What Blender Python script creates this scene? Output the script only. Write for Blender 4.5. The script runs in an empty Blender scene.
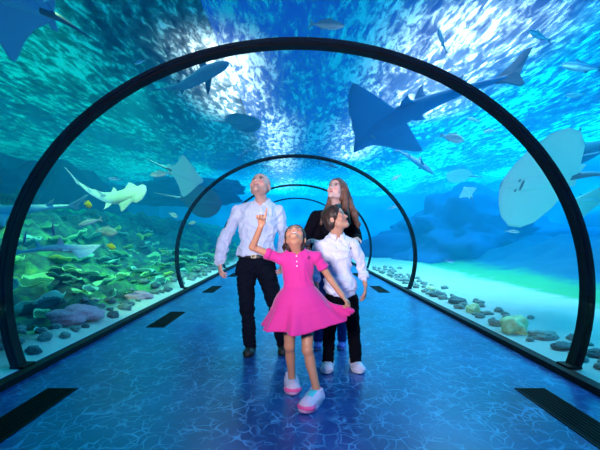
import bpy, bmesh, math, random
import numpy as np
from mathutils import Vector, Matrix, noise

C = bpy.context.scene.collection
SC = bpy.context.scene
PI = math.pi
CAMZ = 1.18

def at(px, py, Y):
    """real point standing Y metres down the tunnel"""
    return Vector(((px - 296.0) / 400.0 * Y, Y, CAMZ + (234.0 - py) / 400.0 * Y))

# ------------------------------------------------------------------ objects
def link(name, me, m=None, parent=None):
    o = bpy.data.objects.new(name, me)
    C.objects.link(o)
    if m is not None:
        if isinstance(m, (list, tuple)):
            for q in m: me.materials.append(q)
        else:
            me.materials.append(m)
    if parent is not None: o.parent = parent
    return o

def tag(o, label=None, cat=None, group=None, kind=None):
    if label: o['label'] = label
    if cat: o['category'] = cat
    if group: o['group'] = group
    if kind: o['kind'] = kind
    return o

def empty(name, loc=(0, 0, 0), label=None, cat=None, group=None):
    o = bpy.data.objects.new(name, None)
    o.empty_display_size = 0.1
    C.objects.link(o)
    o.location = loc
    return tag(o, label, cat, group)

def pydata(name, vs, fs, smooth=True):
    me = bpy.data.meshes.new(name)
    me.from_pydata([tuple(v) for v in vs], [], fs)
    me.update()
    if smooth: me.polygons.foreach_set('use_smooth', [True] * len(me.polygons))
    return me

def fix_normals(me):
    bm = bmesh.new(); bm.from_mesh(me)
    bmesh.ops.recalc_face_normals(bm, faces=bm.faces)
    bm.to_mesh(me); bm.free()
    return me

class MB:
    """collects shapes for ONE mesh"""
    def __init__(s): s.v = []; s.f = []
    def add(s, vs, fs):
        b = len(s.v); s.v += [Vector(v) for v in vs]; s.f += [tuple(b + i for i in f) for f in fs]; return s
    def box(s, lo, hi):
        x0, y0, z0 = lo; x1, y1, z1 = hi
        return s.add([(x0,y0,z0),(x1,y0,z0),(x1,y1,z0),(x0,y1,z0),(x0,y0,z1),(x1,y0,z1),(x1,y1,z1),(x0,y1,z1)],
              [(0,3,2,1),(4,5,6,7),(0,1,5,4),(1,2,6,5),(2,3,7,6),(3,0,4,7)])
    def tube(s, pts, r, n=8, cap=True):
        pts = [Vector(p) for p in pts]; rs = r if isinstance(r, (list, tuple)) else [r] * len(pts)
        vs = []; fs = []
        up = Vector((0, 0, 1))
        for i, p in enumerate(pts):
            t = (pts[min(i + 1, len(pts) - 1)] - pts[max(i - 1, 0)]).normalized()
            a = t.cross(up)
            if a.length < 1e-3: a = t.cross(Vector((1, 0, 0)))
            a.normalize(); b = a.cross(t).normalized()
            for k in range(n):
                th = 2 * PI * k / n
                vs.append(p + (a * math.cos(th) + b * math.sin(th)) * rs[i])
        for i in range(len(pts) - 1):
            for k in range(n):
                fs.append((i*n + k, i*n + (k+1) % n, (i+1)*n + (k+1) % n, (i+1)*n + k))
        if cap:
            fs.append(tuple(range(n))[::-1]); fs.append(tuple((len(pts)-1)*n + k for k in range(n)))
        return s.add(vs, fs)
    def build(s, name, m, parent=None, smooth=False, bevel=0):
        me = pydata(name, s.v, s.f, smooth)
        fix_normals(me)
        o = link(name, me, m, parent)
        if bevel:
            b = o.modifiers.new('bevel', 'BEVEL'); b.width = bevel; b.segments = 2; b.limit_method = 'ANGLE'
        return o

# ------------------------------------------------------------------ materials
def nt(name):
    m = bpy.data.materials.new(name); m.use_nodes = True
    t = m.node_tree; t.nodes.clear()
    out = t.nodes.new('ShaderNodeOutputMaterial')
    return m, t, out

def N(t, typ, **kw):
    n = t.nodes.new(typ)
    for k, v in kw.items():
        if k.startswith('_'): setattr(n, k[1:], v)
        else: n.inputs[k.replace('__', ' ')].default_value = v
    return n

def ramp(t, fac, stops, interp='LINEAR'):
    r = t.nodes.new('ShaderNodeValToRGB'); r.color_ramp.interpolation = interp
    el = r.color_ramp.elements
    while len(el) < len(stops): el.new(0.5)
    for e, (p, c) in zip(el, stops):
        e.position = p; e.color = (*c, 1) if len(c) == 3 else c
    t.links.new(fac, r.inputs['Fac'])
    return r.outputs['Color']

def coords(t, scale=(1, 1, 1), rot=(0, 0, 0), space='Object'):
    tc = t.nodes.new('ShaderNodeTexCoord'); mp = t.nodes.new('ShaderNodeMapping')
    mp.inputs['Scale'].default_value = scale; mp.inputs['Rotation'].default_value = rot
    t.links.new(tc.outputs[space], mp.inputs['Vector'])
    return mp.outputs['Vector']

def mat(name, col, rough=0.6, metal=0.0, noise_amt=0.12, scale=30, bump=0.0, col2=None, sheen=0.0, spec=0.5, sss=0.0):
    """plain procedural surface: base colour gently varied by noise"""
    m, t, out = nt(name)
    p = N(t, 'ShaderNodeBsdfPrincipled', Roughness=rough, Metallic=metal)
    p.inputs['Specular IOR Level'].default_value = spec
    if sheen: p.inputs['Sheen Weight'].default_value = sheen
    if sss:
        p.inputs['Subsurface Weight'].default_value = sss
        p.inputs['Subsurface Radius'].default_value = (0.01, 0.004, 0.002)
    v = coords(t)
    nz = N(t, 'ShaderNodeTexNoise', Scale=scale, Detail=4.0)
    t.links.new(v, nz.inputs['Vector'])
    c2 = col2 or tuple(max(0, c * (1 - noise_amt * 2)) for c in col)
    t.links.new(ramp(t, nz.outputs['Fac'], [(0.3, c2), (0.7, col)]), p.inputs['Base Color'])
    if bump:
        b = N(t, 'ShaderNodeBump', Strength=bump, Distance=0.01)
        t.links.new(nz.outputs['Fac'], b.inputs['Height']); t.links.new(b.outputs['Normal'], p.inputs['Normal'])
    t.links.new(p.outputs['BSDF'], out.inputs['Surface'])
    return m

def mat_vc(name, rough=0.5, bump=0.0, scale=80, sss=0.0, sheen=0.0):
    """surface coloured by the mesh's own painted colours"""
    m, t, out = nt(name)
    p = N(t, 'ShaderNodeBsdfPrincipled', Roughness=rough)
    if sss:
        p.inputs['Subsurface Weight'].default_value = sss
        p.inputs['Subsurface Radius'].default_value = (0.012, 0.005, 0.003)
        p.inputs['Subsurface Scale'].default_value = 0.6
    if sheen: p.inputs['Sheen Weight'].default_value = sheen
    a = N(t, 'ShaderNodeAttribute', _attribute_name='Col')
    t.links.new(a.outputs['Color'], p.inputs['Base Color'])
    if bump:
        nz = N(t, 'ShaderNodeTexNoise', Scale=scale, Detail=4.0); t.links.new(coords(t), nz.inputs['Vector'])
        b = N(t, 'ShaderNodeBump', Strength=bump, Distance=0.005)
        t.links.new(nz.outputs['Fac'], b.inputs['Height']); t.links.new(b.outputs['Normal'], p.inputs['Normal'])
    t.links.new(p.outputs['BSDF'], out.inputs['Surface'])
    return m
# ================================================================== the tunnel
SP = 4.95                                    # distance between arches
ARCH_Y = [3.39 + SP * k for k in range(-1, 8)]
N_ARCH = 4
CZ = 0.705                                   # centre height of the elliptical vault
def vault(a, b, n=72, zmin=0.05):
    """points of the vault profile from the left foot over the top to the right foot"""
    t0 = math.asin((zmin - CZ) / b)
    return [(a * math.cos(PI - t), CZ + b * math.sin(t)) for t in
            [t0 + (PI - 2 * t0) * k / n for k in range(n + 1)]]

black = mat('black_coated_steel', (0.003, 0.0035, 0.005), rough=0.6, spec=0.2, noise_amt=0.3, scale=6)
arch_labels = ['black tunnel arch behind the viewer', 'thick black tunnel arch nearest the viewer, framing the whole family',
  'second black tunnel arch, the one rising just behind the family', 'third black tunnel arch, thin line above the woman with long hair',
  'fourth black tunnel arch far down the tunnel', 'fifth black tunnel arch, very small behind the adults',
  'sixth black tunnel arch, tiny in the distance', 'seventh black tunnel arch, tiny at the deep end', 'last black tunnel arch at the far tunnel end']
def arch_mesh(y0, depth=0.10, thick=0.055):
    o_ = vault(2.525, 2.136); i_ = vault(2.525 - thick, 2.136 - thick)
    n = len(o_); vs = []; fs = []
    for (x, z) in o_: vs.append((x, y0, z))
    for (x, z) in i_: vs.append((x, y0, z))
    for (x, z) in o_: vs.append((x, y0 + depth, z))
    for (x, z) in i_: vs.append((x, y0 + depth, z))
    for k in range(n - 1):
        fs += [(k, k+1, n+k+1, n+k), (n+k, n+k+1, 3*n+k+1, 3*n+k), (2*n+k, 3*n+k, 3*n+k+1, 2*n+k+1), (k, 2*n+k, 2*n+k+1, k+1)]
    fs += [(0, n, 3*n, 2*n), (n-1, 3*n-1, 4*n-1, 2*n-1)]
    return fix_normals(pydata('tunnel_arch', vs, fs, False))
for k, y in enumerate(ARCH_Y):
    if k == 0 or k > N_ARCH: continue
    e = empty('tunnel_arch', (0, y, 0), arch_labels[k], 'arch', 'black arches of the tunnel')
    link('rib', arch_mesh(0), black, e)
    # slim sealing strips standing off both sides of the rib against the acrylic
    s_ = link('sealing_strip', arch_mesh(-0.022, 0.022, 0.03), black, e); 
    s_ = link('sealing_strip', arch_mesh(0.10, 0.022, 0.03), black, e)
    # foot plates
    for sx in (-1, 1):
        MB().box((sx*2.35 - 0.06, -0.03, 0.04), (sx*2.35 + 0.06, 0.13, 0.062)).build('foot_plate', black, e, bevel=0.004)

# clear acrylic vault, one panel between each two arches
m, t, out = nt('clear_acrylic')
tr = N(t, 'ShaderNodeBsdfTransparent', Color=(0.97, 0.99, 1, 1)); gl = N(t, 'ShaderNodeBsdfGlossy', Roughness=0.03)
lw = N(t, 'ShaderNodeLayerWeight', Blend=0.12); mx = N(t, 'ShaderNodeMixShader')
mul = N(t, 'ShaderNodeMath', _operation='MULTIPLY'); mul.inputs[1].default_value = 0.25
t.links.new(lw.outputs['Facing'], mul.inputs[0])
t.links.new(mul.outputs[0], mx.inputs['Fac']); t.links.new(tr.outputs[0], mx.inputs[1]); t.links.new(gl.outputs[0], mx.inputs[2])
t.links.new(mx.outputs[0], out.inputs['Surface'])
acrylic = m
edges = [-3.0] + ARCH_Y[1:]
for k in range(len(edges) - 1):
    ya, yb = edges[k] + (0.11 if k else 0), edges[k + 1] - 0.01
    pr = vault(2.455, 2.09); n = len(pr)
    vs = [(x, ya, z) for x, z in pr] + [(x, yb, z) for x, z in pr]
    fs = [(i, i + 1, n + i + 1, n + i) for i in range(n - 1)]
    o = link('window_%d' % (k + 1), pydata('acrylic', vs, fs), acrylic); tag(o, kind='structure')

# kerbs along both sides
for nm, sx in (('baseboard_left', -1), ('baseboard_right', 1)):
    b = MB(); xs = sorted((sx * 2.22, sx * 2.315)); b.box((xs[0], -3, -0.1), (xs[1], 39, 0.045))
    xs = sorted((sx * 2.20, sx * 2.235)); b.box((xs[0], -3, -0.02), (xs[1], 39, 0.055))
    tag(b.build(nm, black, bevel=0.004), kind='structure')

# printed water-pattern floor
m, t, out = nt('blue_water_print_floor')
p = N(t, 'ShaderNodeBsdfPrincipled', Roughness=0.28); p.inputs['Specular IOR Level'].default_value = 0.55
v = coords(t, (1, 0.8, 1))
dn = N(t, 'ShaderNodeTexNoise', Scale=3.2, Detail=3.0); t.links.new(v, dn.inputs['Vector'])
mixv = N(t, 'ShaderNodeMix', _data_type='VECTOR', Factor=0.16)
t.links.new(v, mixv.inputs[4]); t.links.new(dn.outputs['Color'], mixv.inputs[5])
acc = None
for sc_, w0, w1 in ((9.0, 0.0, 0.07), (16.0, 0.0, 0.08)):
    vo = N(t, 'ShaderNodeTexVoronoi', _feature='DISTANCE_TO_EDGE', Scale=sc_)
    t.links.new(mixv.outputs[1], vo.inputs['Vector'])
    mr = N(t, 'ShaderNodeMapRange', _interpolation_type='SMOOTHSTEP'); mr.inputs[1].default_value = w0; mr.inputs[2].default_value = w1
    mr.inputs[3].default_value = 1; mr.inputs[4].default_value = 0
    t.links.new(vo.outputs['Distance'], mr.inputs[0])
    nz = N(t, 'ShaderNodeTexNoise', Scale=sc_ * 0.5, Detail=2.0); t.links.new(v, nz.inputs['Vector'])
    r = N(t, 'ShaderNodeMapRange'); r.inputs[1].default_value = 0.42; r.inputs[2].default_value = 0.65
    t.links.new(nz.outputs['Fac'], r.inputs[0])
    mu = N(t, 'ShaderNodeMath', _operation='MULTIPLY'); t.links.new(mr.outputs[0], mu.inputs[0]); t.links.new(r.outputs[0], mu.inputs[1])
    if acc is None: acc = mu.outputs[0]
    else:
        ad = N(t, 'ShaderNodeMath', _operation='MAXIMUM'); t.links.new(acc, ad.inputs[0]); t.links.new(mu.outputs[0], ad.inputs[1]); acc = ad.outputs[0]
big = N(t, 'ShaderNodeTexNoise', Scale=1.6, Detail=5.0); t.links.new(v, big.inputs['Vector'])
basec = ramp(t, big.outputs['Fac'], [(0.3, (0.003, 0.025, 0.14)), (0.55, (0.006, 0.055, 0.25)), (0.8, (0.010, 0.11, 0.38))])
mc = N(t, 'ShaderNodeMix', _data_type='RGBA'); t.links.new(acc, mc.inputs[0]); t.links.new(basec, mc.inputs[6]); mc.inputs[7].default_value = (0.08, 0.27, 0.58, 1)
t.links.new(mc.outputs[2], p.inputs['Base Color'])
bp = N(t, 'ShaderNodeBump', Strength=0.12, Distance=0.02); t.links.new(big.outputs['Fac'], bp.inputs['Height']); t.links.new(bp.outputs['Normal'], p.inputs['Normal'])
t.links.new(p.outputs['BSDF'], out.inputs['Surface'])
b = MB(); b.box((-2.22, -3, -0.1), (2.22, 39, 0.0)); tag(b.build('floor', m), kind='structure')

# black floor grilles
grm = mat('grille_black', (0.001, 0.001, 0.002), rough=0.8, spec=0.05)
grm2 = mat('grille_slat', (0.004, 0.004, 0.006), rough=0.6, spec=0.1)
gl_lab = {(-1, 0): 'long black floor grille in the near left corner of the floor', (1, 0): 'long black floor grille in the near right corner of the floor',
  (-1, 1): 'black floor grille on the left, second from the viewer', (-1, 2): 'small dark floor grille left of the man in the white shirt, third from the viewer',
  (1, 2): 'small dark floor grille right of the boy in the white shirt', (-1, 3): 'far floor grille on the left side of the tunnel', (1, 3): 'far floor grille on the right side of the tunnel'}
for (sx, k), lab in gl_lab.items():
    y0 = 2.05 + 3.0 * k
    e = empty('floor_grille', (sx * 1.78, y0, 0), lab, 'grille', 'black grilles set in the floor')
    w = 0.115
    fr = MB(); fr.box((-w, 0, 0.0), (-w + .014, 1, 0.006)); fr.box((w - .014, 0, 0.0), (w, 1, 0.006)); fr.box((-w + .014, 0, 0), (w - .014, .014, .006)); fr.box((-w + .014, .986, 0), (w - .014, 1, .006))
    fr.build('frame', grm2, e)
    MB().box((-w + .014, .014, 0.0), (w - .014, .986, 0.002)).build('dark_well', grm, e)
    sl = MB()
    for q in range(7):
        x = -w + .03 + q * (2 * w - .06) / 6; sl.box((x - .004, .014, .002), (x + .004, .986, .005))
    sl.build('slats', grm2, e)

# ================================================================== the tank
WZ = 5.0                                     # water level
X0, X1, Y0, Y1 = -15.0, 16.0, -3.0, 44.0
# water body: a box of water with the tunnel bored through it
pr = vault(2.47, 2.105, 40, zmin=-0.3); n = len(pr)
vs = []; fs = []
for y in (Y0, Y1):
    vs += [(x, y, z) for x, z in pr]
    vs += [(X0, y, -0.3), (X0, y, WZ - .02), (X1, y, WZ - .02), (X1, y, -0.3)]
M_ = n + 4
for i in range(n - 1): fs.append((i, M_ + i, M_ + i + 1, i + 1))
ring = [0, n, n + 1, n + 2, n + 3, n - 1]
for a_, b_ in zip(ring[:-1], ring[1:]): fs.append((a_, b_, M_ + b_, M_ + a_))
top_l = n + 1; top_r = n + 2; mid = n // 2
for off in (0, M_):
    # end caps, split at the crown
    fs.append(tuple(off + q for q in [n, n + 1] + list(range(mid, -1, -1))))
    fs.append(tuple(off + q for q in [n + 1, n + 2, mid]))
    fs.append(tuple(off + q for q in [n + 2, n + 3] + list(range(n - 1, mid - 1, -1))))
me = pydata('water', vs, fs, False); fix_normals(me)
m, t, out = nt('tank_water')
vsn = N(t, 'ShaderNodeVolumeScatter', Color=(0.015, 0.58, 1.0, 1), Density=0.030, Anisotropy=0.0)
va = N(t, 'ShaderNodeVolumeAbsorption', Color=(0.05, 0.78, 0.96, 1), Density=0.06)
ad = N(t, 'ShaderNodeAddShader'); t.links.new(vsn.outputs[0], ad.inputs[0]); t.links.new(va.outputs[0], ad.inputs[1])
t.links.new(ad.outputs[0], out.inputs['Volume'])
water = link('tank_water', me, m); tag(water, 'blue aquarium water surrounding the tunnel', 'water', kind='structure')

# water surface seen from below
m, t, out = nt('rippled_water_surface')
v = coords(t, (1.5, 0.42, 1.0))
d1 = N(t, 'ShaderNodeTexNoise', Scale=0.7, Detail=4.0); t.links.new(v, d1.inputs['Vector'])
mv = N(t, 'ShaderNodeMix', _data_type='VECTOR', Factor=0.35); t.links.new(v, mv.inputs[4]); t.links.new(d1.outputs['Color'], mv.inputs[5])
n1 = N(t, 'ShaderNodeTexNoise', Scale=6.5, Detail=8.0, Roughness=0.68, Distortion=0.35); t.links.new(mv.outputs[1], n1.inputs['Vector'])
n2 = N(t, 'ShaderNodeTexNoise', Scale=0.35, Detail=2.0); t.links.new(v, n2.inputs['Vector'])
mm = N(t, 'ShaderNodeMath', _operation='MULTIPLY_ADD'); t.links.new(n2.outputs['Fac'], mm.inputs[0]); mm.inputs[1].default_value = 0.5; t.links.new(n1.outputs['Fac'], mm.inputs[2])
fac = ramp(t, mm.outputs[0], [(0.64, (0.03,) * 3), (0.76, (0.25,) * 3), (0.86, (1,) * 3)])
trn = N(t, 'ShaderNodeBsdfTransparent', Color=(0.55, 0.85, 1, 1)); tl = N(t, 'ShaderNodeBsdfTranslucent', Color=(0.85, 0.97, 1, 1))
mx = N(t, 'ShaderNodeMixShader'); t.links.new(fac, mx.inputs['Fac']); t.links.new(trn.outputs[0], mx.inputs[1]); t.links.new(tl.outputs[0], mx.inputs[2])
bp = N(t, 'ShaderNodeBump', Strength=0.9, Distance=0.3); t.links.new(n1.outputs['Fac'], bp.inputs['Height']); t.links.new(bp.outputs['Normal'], tl.inputs['Normal'])
t.links.new(mx.outputs[0], out.inputs['Surface'])
nx, ny = 90, 130
vs = []; fs = []
for j in range(ny + 1):
    for i in range(nx + 1):
        x = X0 + (X1 - X0) * i / nx; y = Y0 + (Y1 - Y0) * j / ny
        vs.append((x, y, WZ + 0.05 + 0.05 * noise.noise((x * .9, y * .5, 0)) ))
for j in range(ny):
    for i in range(nx): a_ = j * (nx + 1) + i; fs.append((a_, a_ + 1, a_ + nx + 2, a_ + nx + 1))
tag(link('water_surface', pydata('surface', vs, fs), m), 'rippled water surface high above the tunnel', 'water', kind='structure')

# tank walls
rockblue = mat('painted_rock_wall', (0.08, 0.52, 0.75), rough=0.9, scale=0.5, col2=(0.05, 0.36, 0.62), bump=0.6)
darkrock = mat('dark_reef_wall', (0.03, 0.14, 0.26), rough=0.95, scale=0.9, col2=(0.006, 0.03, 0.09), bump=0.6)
def wallgrid(nm, p0, p1, z0, z1, m, amp=0.8, nx=80, nz=18):
    vs = []; fs = []; p0 = Vector(p0); p1 = Vector(p1); d = (p1 - p0); nn = Vector((-d.y, d.x, 0)).normalized()
    for j in range(nz + 1):
        for i in range(nx + 1):
            q = p0 + d * (i / nx); z = z0 + (z1 - z0) * j / nz
            k = noise.fractal((q.x * .35, q.y * .35, z * .6), 1.0, 2.0, 4) * amp
            vs.append((q.x + nn.x * k, q.y + nn.y * k, z))
    for j in range(nz):
        for i in range(nx): a_ = j * (nx + 1) + i; fs.append((a_, a_ + 1, a_ + nx + 2, a_ + nx + 1))
    return tag(link(nm, pydata(nm, vs, fs), m), kind='structure')
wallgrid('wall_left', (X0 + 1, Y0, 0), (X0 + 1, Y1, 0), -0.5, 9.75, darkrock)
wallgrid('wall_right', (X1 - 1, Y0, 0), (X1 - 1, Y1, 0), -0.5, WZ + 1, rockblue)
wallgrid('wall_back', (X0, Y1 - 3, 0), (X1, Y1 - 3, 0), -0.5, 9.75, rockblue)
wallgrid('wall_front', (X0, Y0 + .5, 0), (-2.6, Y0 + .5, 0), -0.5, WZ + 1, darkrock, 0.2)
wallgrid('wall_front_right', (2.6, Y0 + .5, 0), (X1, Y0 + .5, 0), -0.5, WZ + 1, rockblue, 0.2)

# seabed
def fbm(x, y, z=0.0, o=4): return noise.fractal((x, y, z), 1.0, 2.0, o)
def left_h(x, y):
    d = max(0.0, -x - 2.33)
    rise = 0.10 * min(d, 0.8) + 1.9 * (1 / (1 + math.exp(-(d - 3.4) * 1.5)))
    rg = min(1, d / 1.0)
    return 0.03 + rise + rg * (0.34 * fbm(x * .9, y * .9, 3) + 0.17 * fbm(x * 2.6, y * 2.6, 7))
def right_h(x, y):
    d = max(0.0, x - 2.33)
    mound = 1.5 * math.exp(-((x - 9.5) / 2.0) ** 2) * (0.6 + 0.5 * fbm(0, y * .25, 5))
    return 0.03 + 0.005 * d + min(1, d) * 0.05 * fbm(x * .8, y * .5, 1) + 0.015 * fbm(x * 3, y * 3, 2) * min(1, d * 3) + mound + (0.25 * fbm(x * .8, y * .8, 9) if x > 6.5 else 0) * min(1, (x - 6.5))
def bed(nm, xs, h, m):
    ys = [Y0 + (Y1 - Y0) * (j / 300) ** 1.5 for j in range(301)]
    vs = [(x, y, h(x, y)) for y in ys for x in xs]; k = len(xs)
    fs = [(j*k+i, j*k+i+1, (j+1)*k+i+1, (j+1)*k+i) for j in range(300) for i in range(k-1)]
    return tag(link(nm, pydata(nm, vs, fs), m), kind='structure')
# left reef ground: sandy at the glass, algae-grown rock further up
m, t, out = nt('reef_ground')
p = N(t, 'ShaderNodeBsdfPrincipled', Roughness=0.9); v = coords(t)
nz = N(t, 'ShaderNodeTexNoise', Scale=2.2, Detail=8.0, Roughness=0.65); t.links.new(v, nz.inputs['Vector'])
c1 = ramp(t, nz.outputs['Fac'], [(0.36, (0.006, 0.02, 0.035)), (0.5, (0.02, 0.13, 0.10)), (0.62, (0.06, 0.38, 0.10)), (0.75, (0.45, 0.60, 0.12))])
sx_ = N(t, 'ShaderNodeSeparateXYZ'); t.links.new(v, sx_.inputs[0])
mr = N(t, 'ShaderNodeMapRange'); mr.inputs[1].default_value = -2.80; mr.inputs[2].default_value = -2.50; t.links.new(sx_.outputs[0], mr.inputs[0])
mc = N(t, 'ShaderNodeMix', _data_type='RGBA'); t.links.new(mr.outputs[0], mc.inputs[0]); t.links.new(c1, mc.inputs[6]); mc.inputs[7].default_value = (0.55, 0.66, 0.60, 1)
t.links.new(mc.outputs[2], p.inputs['Base Color'])
bp = N(t, 'ShaderNodeBump', Strength=0.8, Distance=0.08); t.links.new(nz.outputs['Fac'], bp.inputs['Height']); t.links.new(bp.outputs['Normal'], p.inputs['Normal'])
t.links.new(p.outputs[0], out.inputs['Surface'])
bed('seabed_left', [-2.325 - 12.6 * (i / 130) ** 1.3 for i in range(131)], left_h, m)
# right: pale sand, then a belt coloured green, then dark rock
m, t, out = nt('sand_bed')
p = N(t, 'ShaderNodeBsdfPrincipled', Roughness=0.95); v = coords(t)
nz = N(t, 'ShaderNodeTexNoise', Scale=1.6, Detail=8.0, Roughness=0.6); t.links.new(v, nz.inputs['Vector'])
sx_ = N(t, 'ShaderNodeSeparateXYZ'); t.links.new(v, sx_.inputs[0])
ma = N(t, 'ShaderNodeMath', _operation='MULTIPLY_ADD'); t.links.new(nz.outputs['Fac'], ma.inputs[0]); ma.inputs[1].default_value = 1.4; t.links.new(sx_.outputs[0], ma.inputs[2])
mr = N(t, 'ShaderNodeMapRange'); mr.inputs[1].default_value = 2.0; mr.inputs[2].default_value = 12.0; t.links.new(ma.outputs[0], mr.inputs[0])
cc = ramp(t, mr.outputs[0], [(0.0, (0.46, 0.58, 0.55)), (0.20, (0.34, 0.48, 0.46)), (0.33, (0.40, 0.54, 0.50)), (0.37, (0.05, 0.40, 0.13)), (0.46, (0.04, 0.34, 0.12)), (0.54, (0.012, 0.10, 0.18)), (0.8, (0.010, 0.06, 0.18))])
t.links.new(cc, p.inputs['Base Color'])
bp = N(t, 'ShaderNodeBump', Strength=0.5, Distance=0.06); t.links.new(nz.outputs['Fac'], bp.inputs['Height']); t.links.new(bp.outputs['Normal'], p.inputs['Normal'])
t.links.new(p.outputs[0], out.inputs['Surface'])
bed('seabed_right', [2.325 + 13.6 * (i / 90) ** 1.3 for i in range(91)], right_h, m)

# ================================================================== light
def area(name, loc, sx, sy, power, col, rot=(0, 0, 0), spread=PI):
    l = bpy.data.lights.new(name, 'AREA'); l.shape = 'RECTANGLE'; l.size = sx; l.size_y = sy; l.energy = power; l.color = col; l.spread = spread
    o = bpy.data.objects.new(name, l); C.objects.link(o); o.location = loc; o.rotation_euler = rot
    return o
def spot(name, loc, target, power, col, ang=60, blend=0.6, r=0.1):
    l = bpy.data.lights.new(name, 'SPOT'); l.energy = power; l.color = col; l.spot_size = math.radians(ang); l.spot_blend = blend; l.shadow_soft_size = r
    o = bpy.data.objects.new(name, l); C.objects.link(o); o.location = loc
    o.rotation_euler = (Vector(target) - Vector(loc)).to_track_quat('-Z', 'Y').to_euler()
    return o
# skylight strips over the tank
area('skylight_left', (-1.75, 10.6, 5.9), 0.7, 5, 130, (0.92, 0.97, 1.0), spread=math.radians(120))
area('skylight_left_far', (-0.85, 24, 5.9), 0.6, 22, 200, (0.75, 0.92, 1.0), spread=math.radians(120))
area('skylight_right', (3.6, 10.0, 6.0), 1.8, 6, 380, (0.92, 0.98, 1.0), spread=math.radians(120))
area('skylight_right_far', (2.6, 17, 6.0), 0.7, 7, 110, (0.8, 0.96, 1.0), spread=math.radians(120))
# broad hall light over each side of the tank
area('hall_light_right', (13, 15, 9.0), 17, 28, 6200, (0.0, 0.78, 1.0), spread=math.radians(150))
area('hall_light_left', (-8.6, 16, 9.0), 9.5, 28, 1150, (0.0, 0.90, 0.62))
tag(MB().box((-26, -3, 9.8), (-3.6, 46, 10.0)).build('left_sky_blocker', mat('dark_teal_blocker', (0.01, 0.06, 0.07), rough=.9)), kind='structure')  # added slab, blocks the blue world light above the left side
area('far_fill_light', (0.5, 35, 8.0), 22, 10, 3200, (0.0, 0.80, 1.0))  # added fill, brightens the far water and back wall
# submerged reef spots
spot('reef_spot', (-3.2, 4.5, 4.6), (-4.2, 6.0, 0.2), 900, (0.45, 1.0, 0.40), 95)
spot('reef_spot', (-3.4, 8.5, 4.6), (-4.4, 10, 0.3), 800, (0.30, 1.0, 0.55), 90)
spot('sand_spot', (4.4, 6, 4.7), (4.2, 6, 0), 150, (0.45, 1.0, 0.95), 120)
spot('sand_spot', (4.4, 12, 4.7), (4.2, 12, 0), 150, (0.35, 1.0, 0.95), 120)
# added fill spots, unseen, aimed up to brighten the rays' undersides
spot('ray_fill_spot', (4.4, 3.2, 0.35), (3.7, 5.9, 2.2), 110, (0.35, 1.0, 0.95), 70)
spot('ray_fill_spot', (-3.9, 3.0, 0.8), (-4.4, 4.6, 4.0), 80, (0.25, 0.75, 1.0), 80)
spot('ray_fill_spot', (-4.8, 6.5, 0.9), (-3.6, 8.0, 2.4), 120, (0.30, 0.85, 1.0), 80)
# the photographer's flash, bounced from above the camera
fl = area('flash_softbox', (-0.55, 0.1, 1.55), 0.4, 0.35, 33, (1.0, 0.93, 0.97), spread=math.radians(80))
fl.rotation_euler = (Vector((0.05, 3.3, 1.55)) - fl.location).to_track_quat('-Z', 'Y').to_euler()

w = bpy.data.worlds.new('hall_sky'); SC.world = w; w.use_nodes = True
bg = w.node_tree.nodes['Background']; bg.inputs[0].default_value = (0.01, 0.14, 0.85, 1); bg.inputs[1].default_value = 0.55

cam = bpy.data.cameras.new('camera'); co = bpy.data.objects.new('camera', cam); C.objects.link(co)
co.location = (0, 0, CAMZ); co.rotation_euler = (PI / 2, 0, 0)
cam.sensor_width = 36; cam.lens = 24; cam.shift_x = 4 / 600; cam.shift_y = 9 / 600
cam.clip_start = 0.05
SC.camera = co
vw = SC.view_settings; vw.view_transform = 'Standard'; vw.look = 'None'; vw.gamma = 1; vw.use_curve_mapping = False; vw.exposure = 0.0
cy = SC.cycles
cy.max_bounces = 8; cy.transparent_max_bounces = 24; cy.volume_bounces = 2; cy.diffuse_bounces = 3; cy.glossy_bounces = 3
cy.use_denoising = True; cy.caustics_reflective = False; cy.caustics_refractive = False; cy.sample_clamp_indirect = 6
# ================================================================== soft-body modelling
def V3(p): return np.array([p[0], p[1], p[2]], dtype=np.float64)
def unit(v): v = V3(v); return v / max(1e-9, np.linalg.norm(v))
def frame(x=None, z=None):
    """rotation whose columns are lateral (x), depth (y) and up (z) axes"""
    z = unit(z); x = V3(x); x = unit(x - z * np.dot(x, z)); y = np.cross(z, x)
    return np.stack([x, y, z], 1)

def hashn(i, j, k):
    h = (i * 374761393 + j * 668265263 + k * 2147483647 + 1013904223) & 0x7fffffff
    h = ((h ^ (h >> 13)) * 1274126177) & 0x7fffffff
    return ((h ^ (h >> 16)) & 0xffff) / 65535.0
def vnoise(P):
    P = np.asarray(P, dtype=np.float64) + 100.0
    I = np.floor(P).astype(np.int64); F = P - I; F = F * F * (3 - 2 * F)
    r = 0
    for a in (0, 1):
        wa = F[:, 0] if a else 1 - F[:, 0]
        for b in (0, 1):
            wb = F[:, 1] if b else 1 - F[:, 1]
            for c in (0, 1):
                wc = F[:, 2] if c else 1 - F[:, 2]
                r = r + wa * wb * wc * hashn(I[:, 0] + a, I[:, 1] + b, I[:, 2] + c)
    return r * 2 - 1

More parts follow.
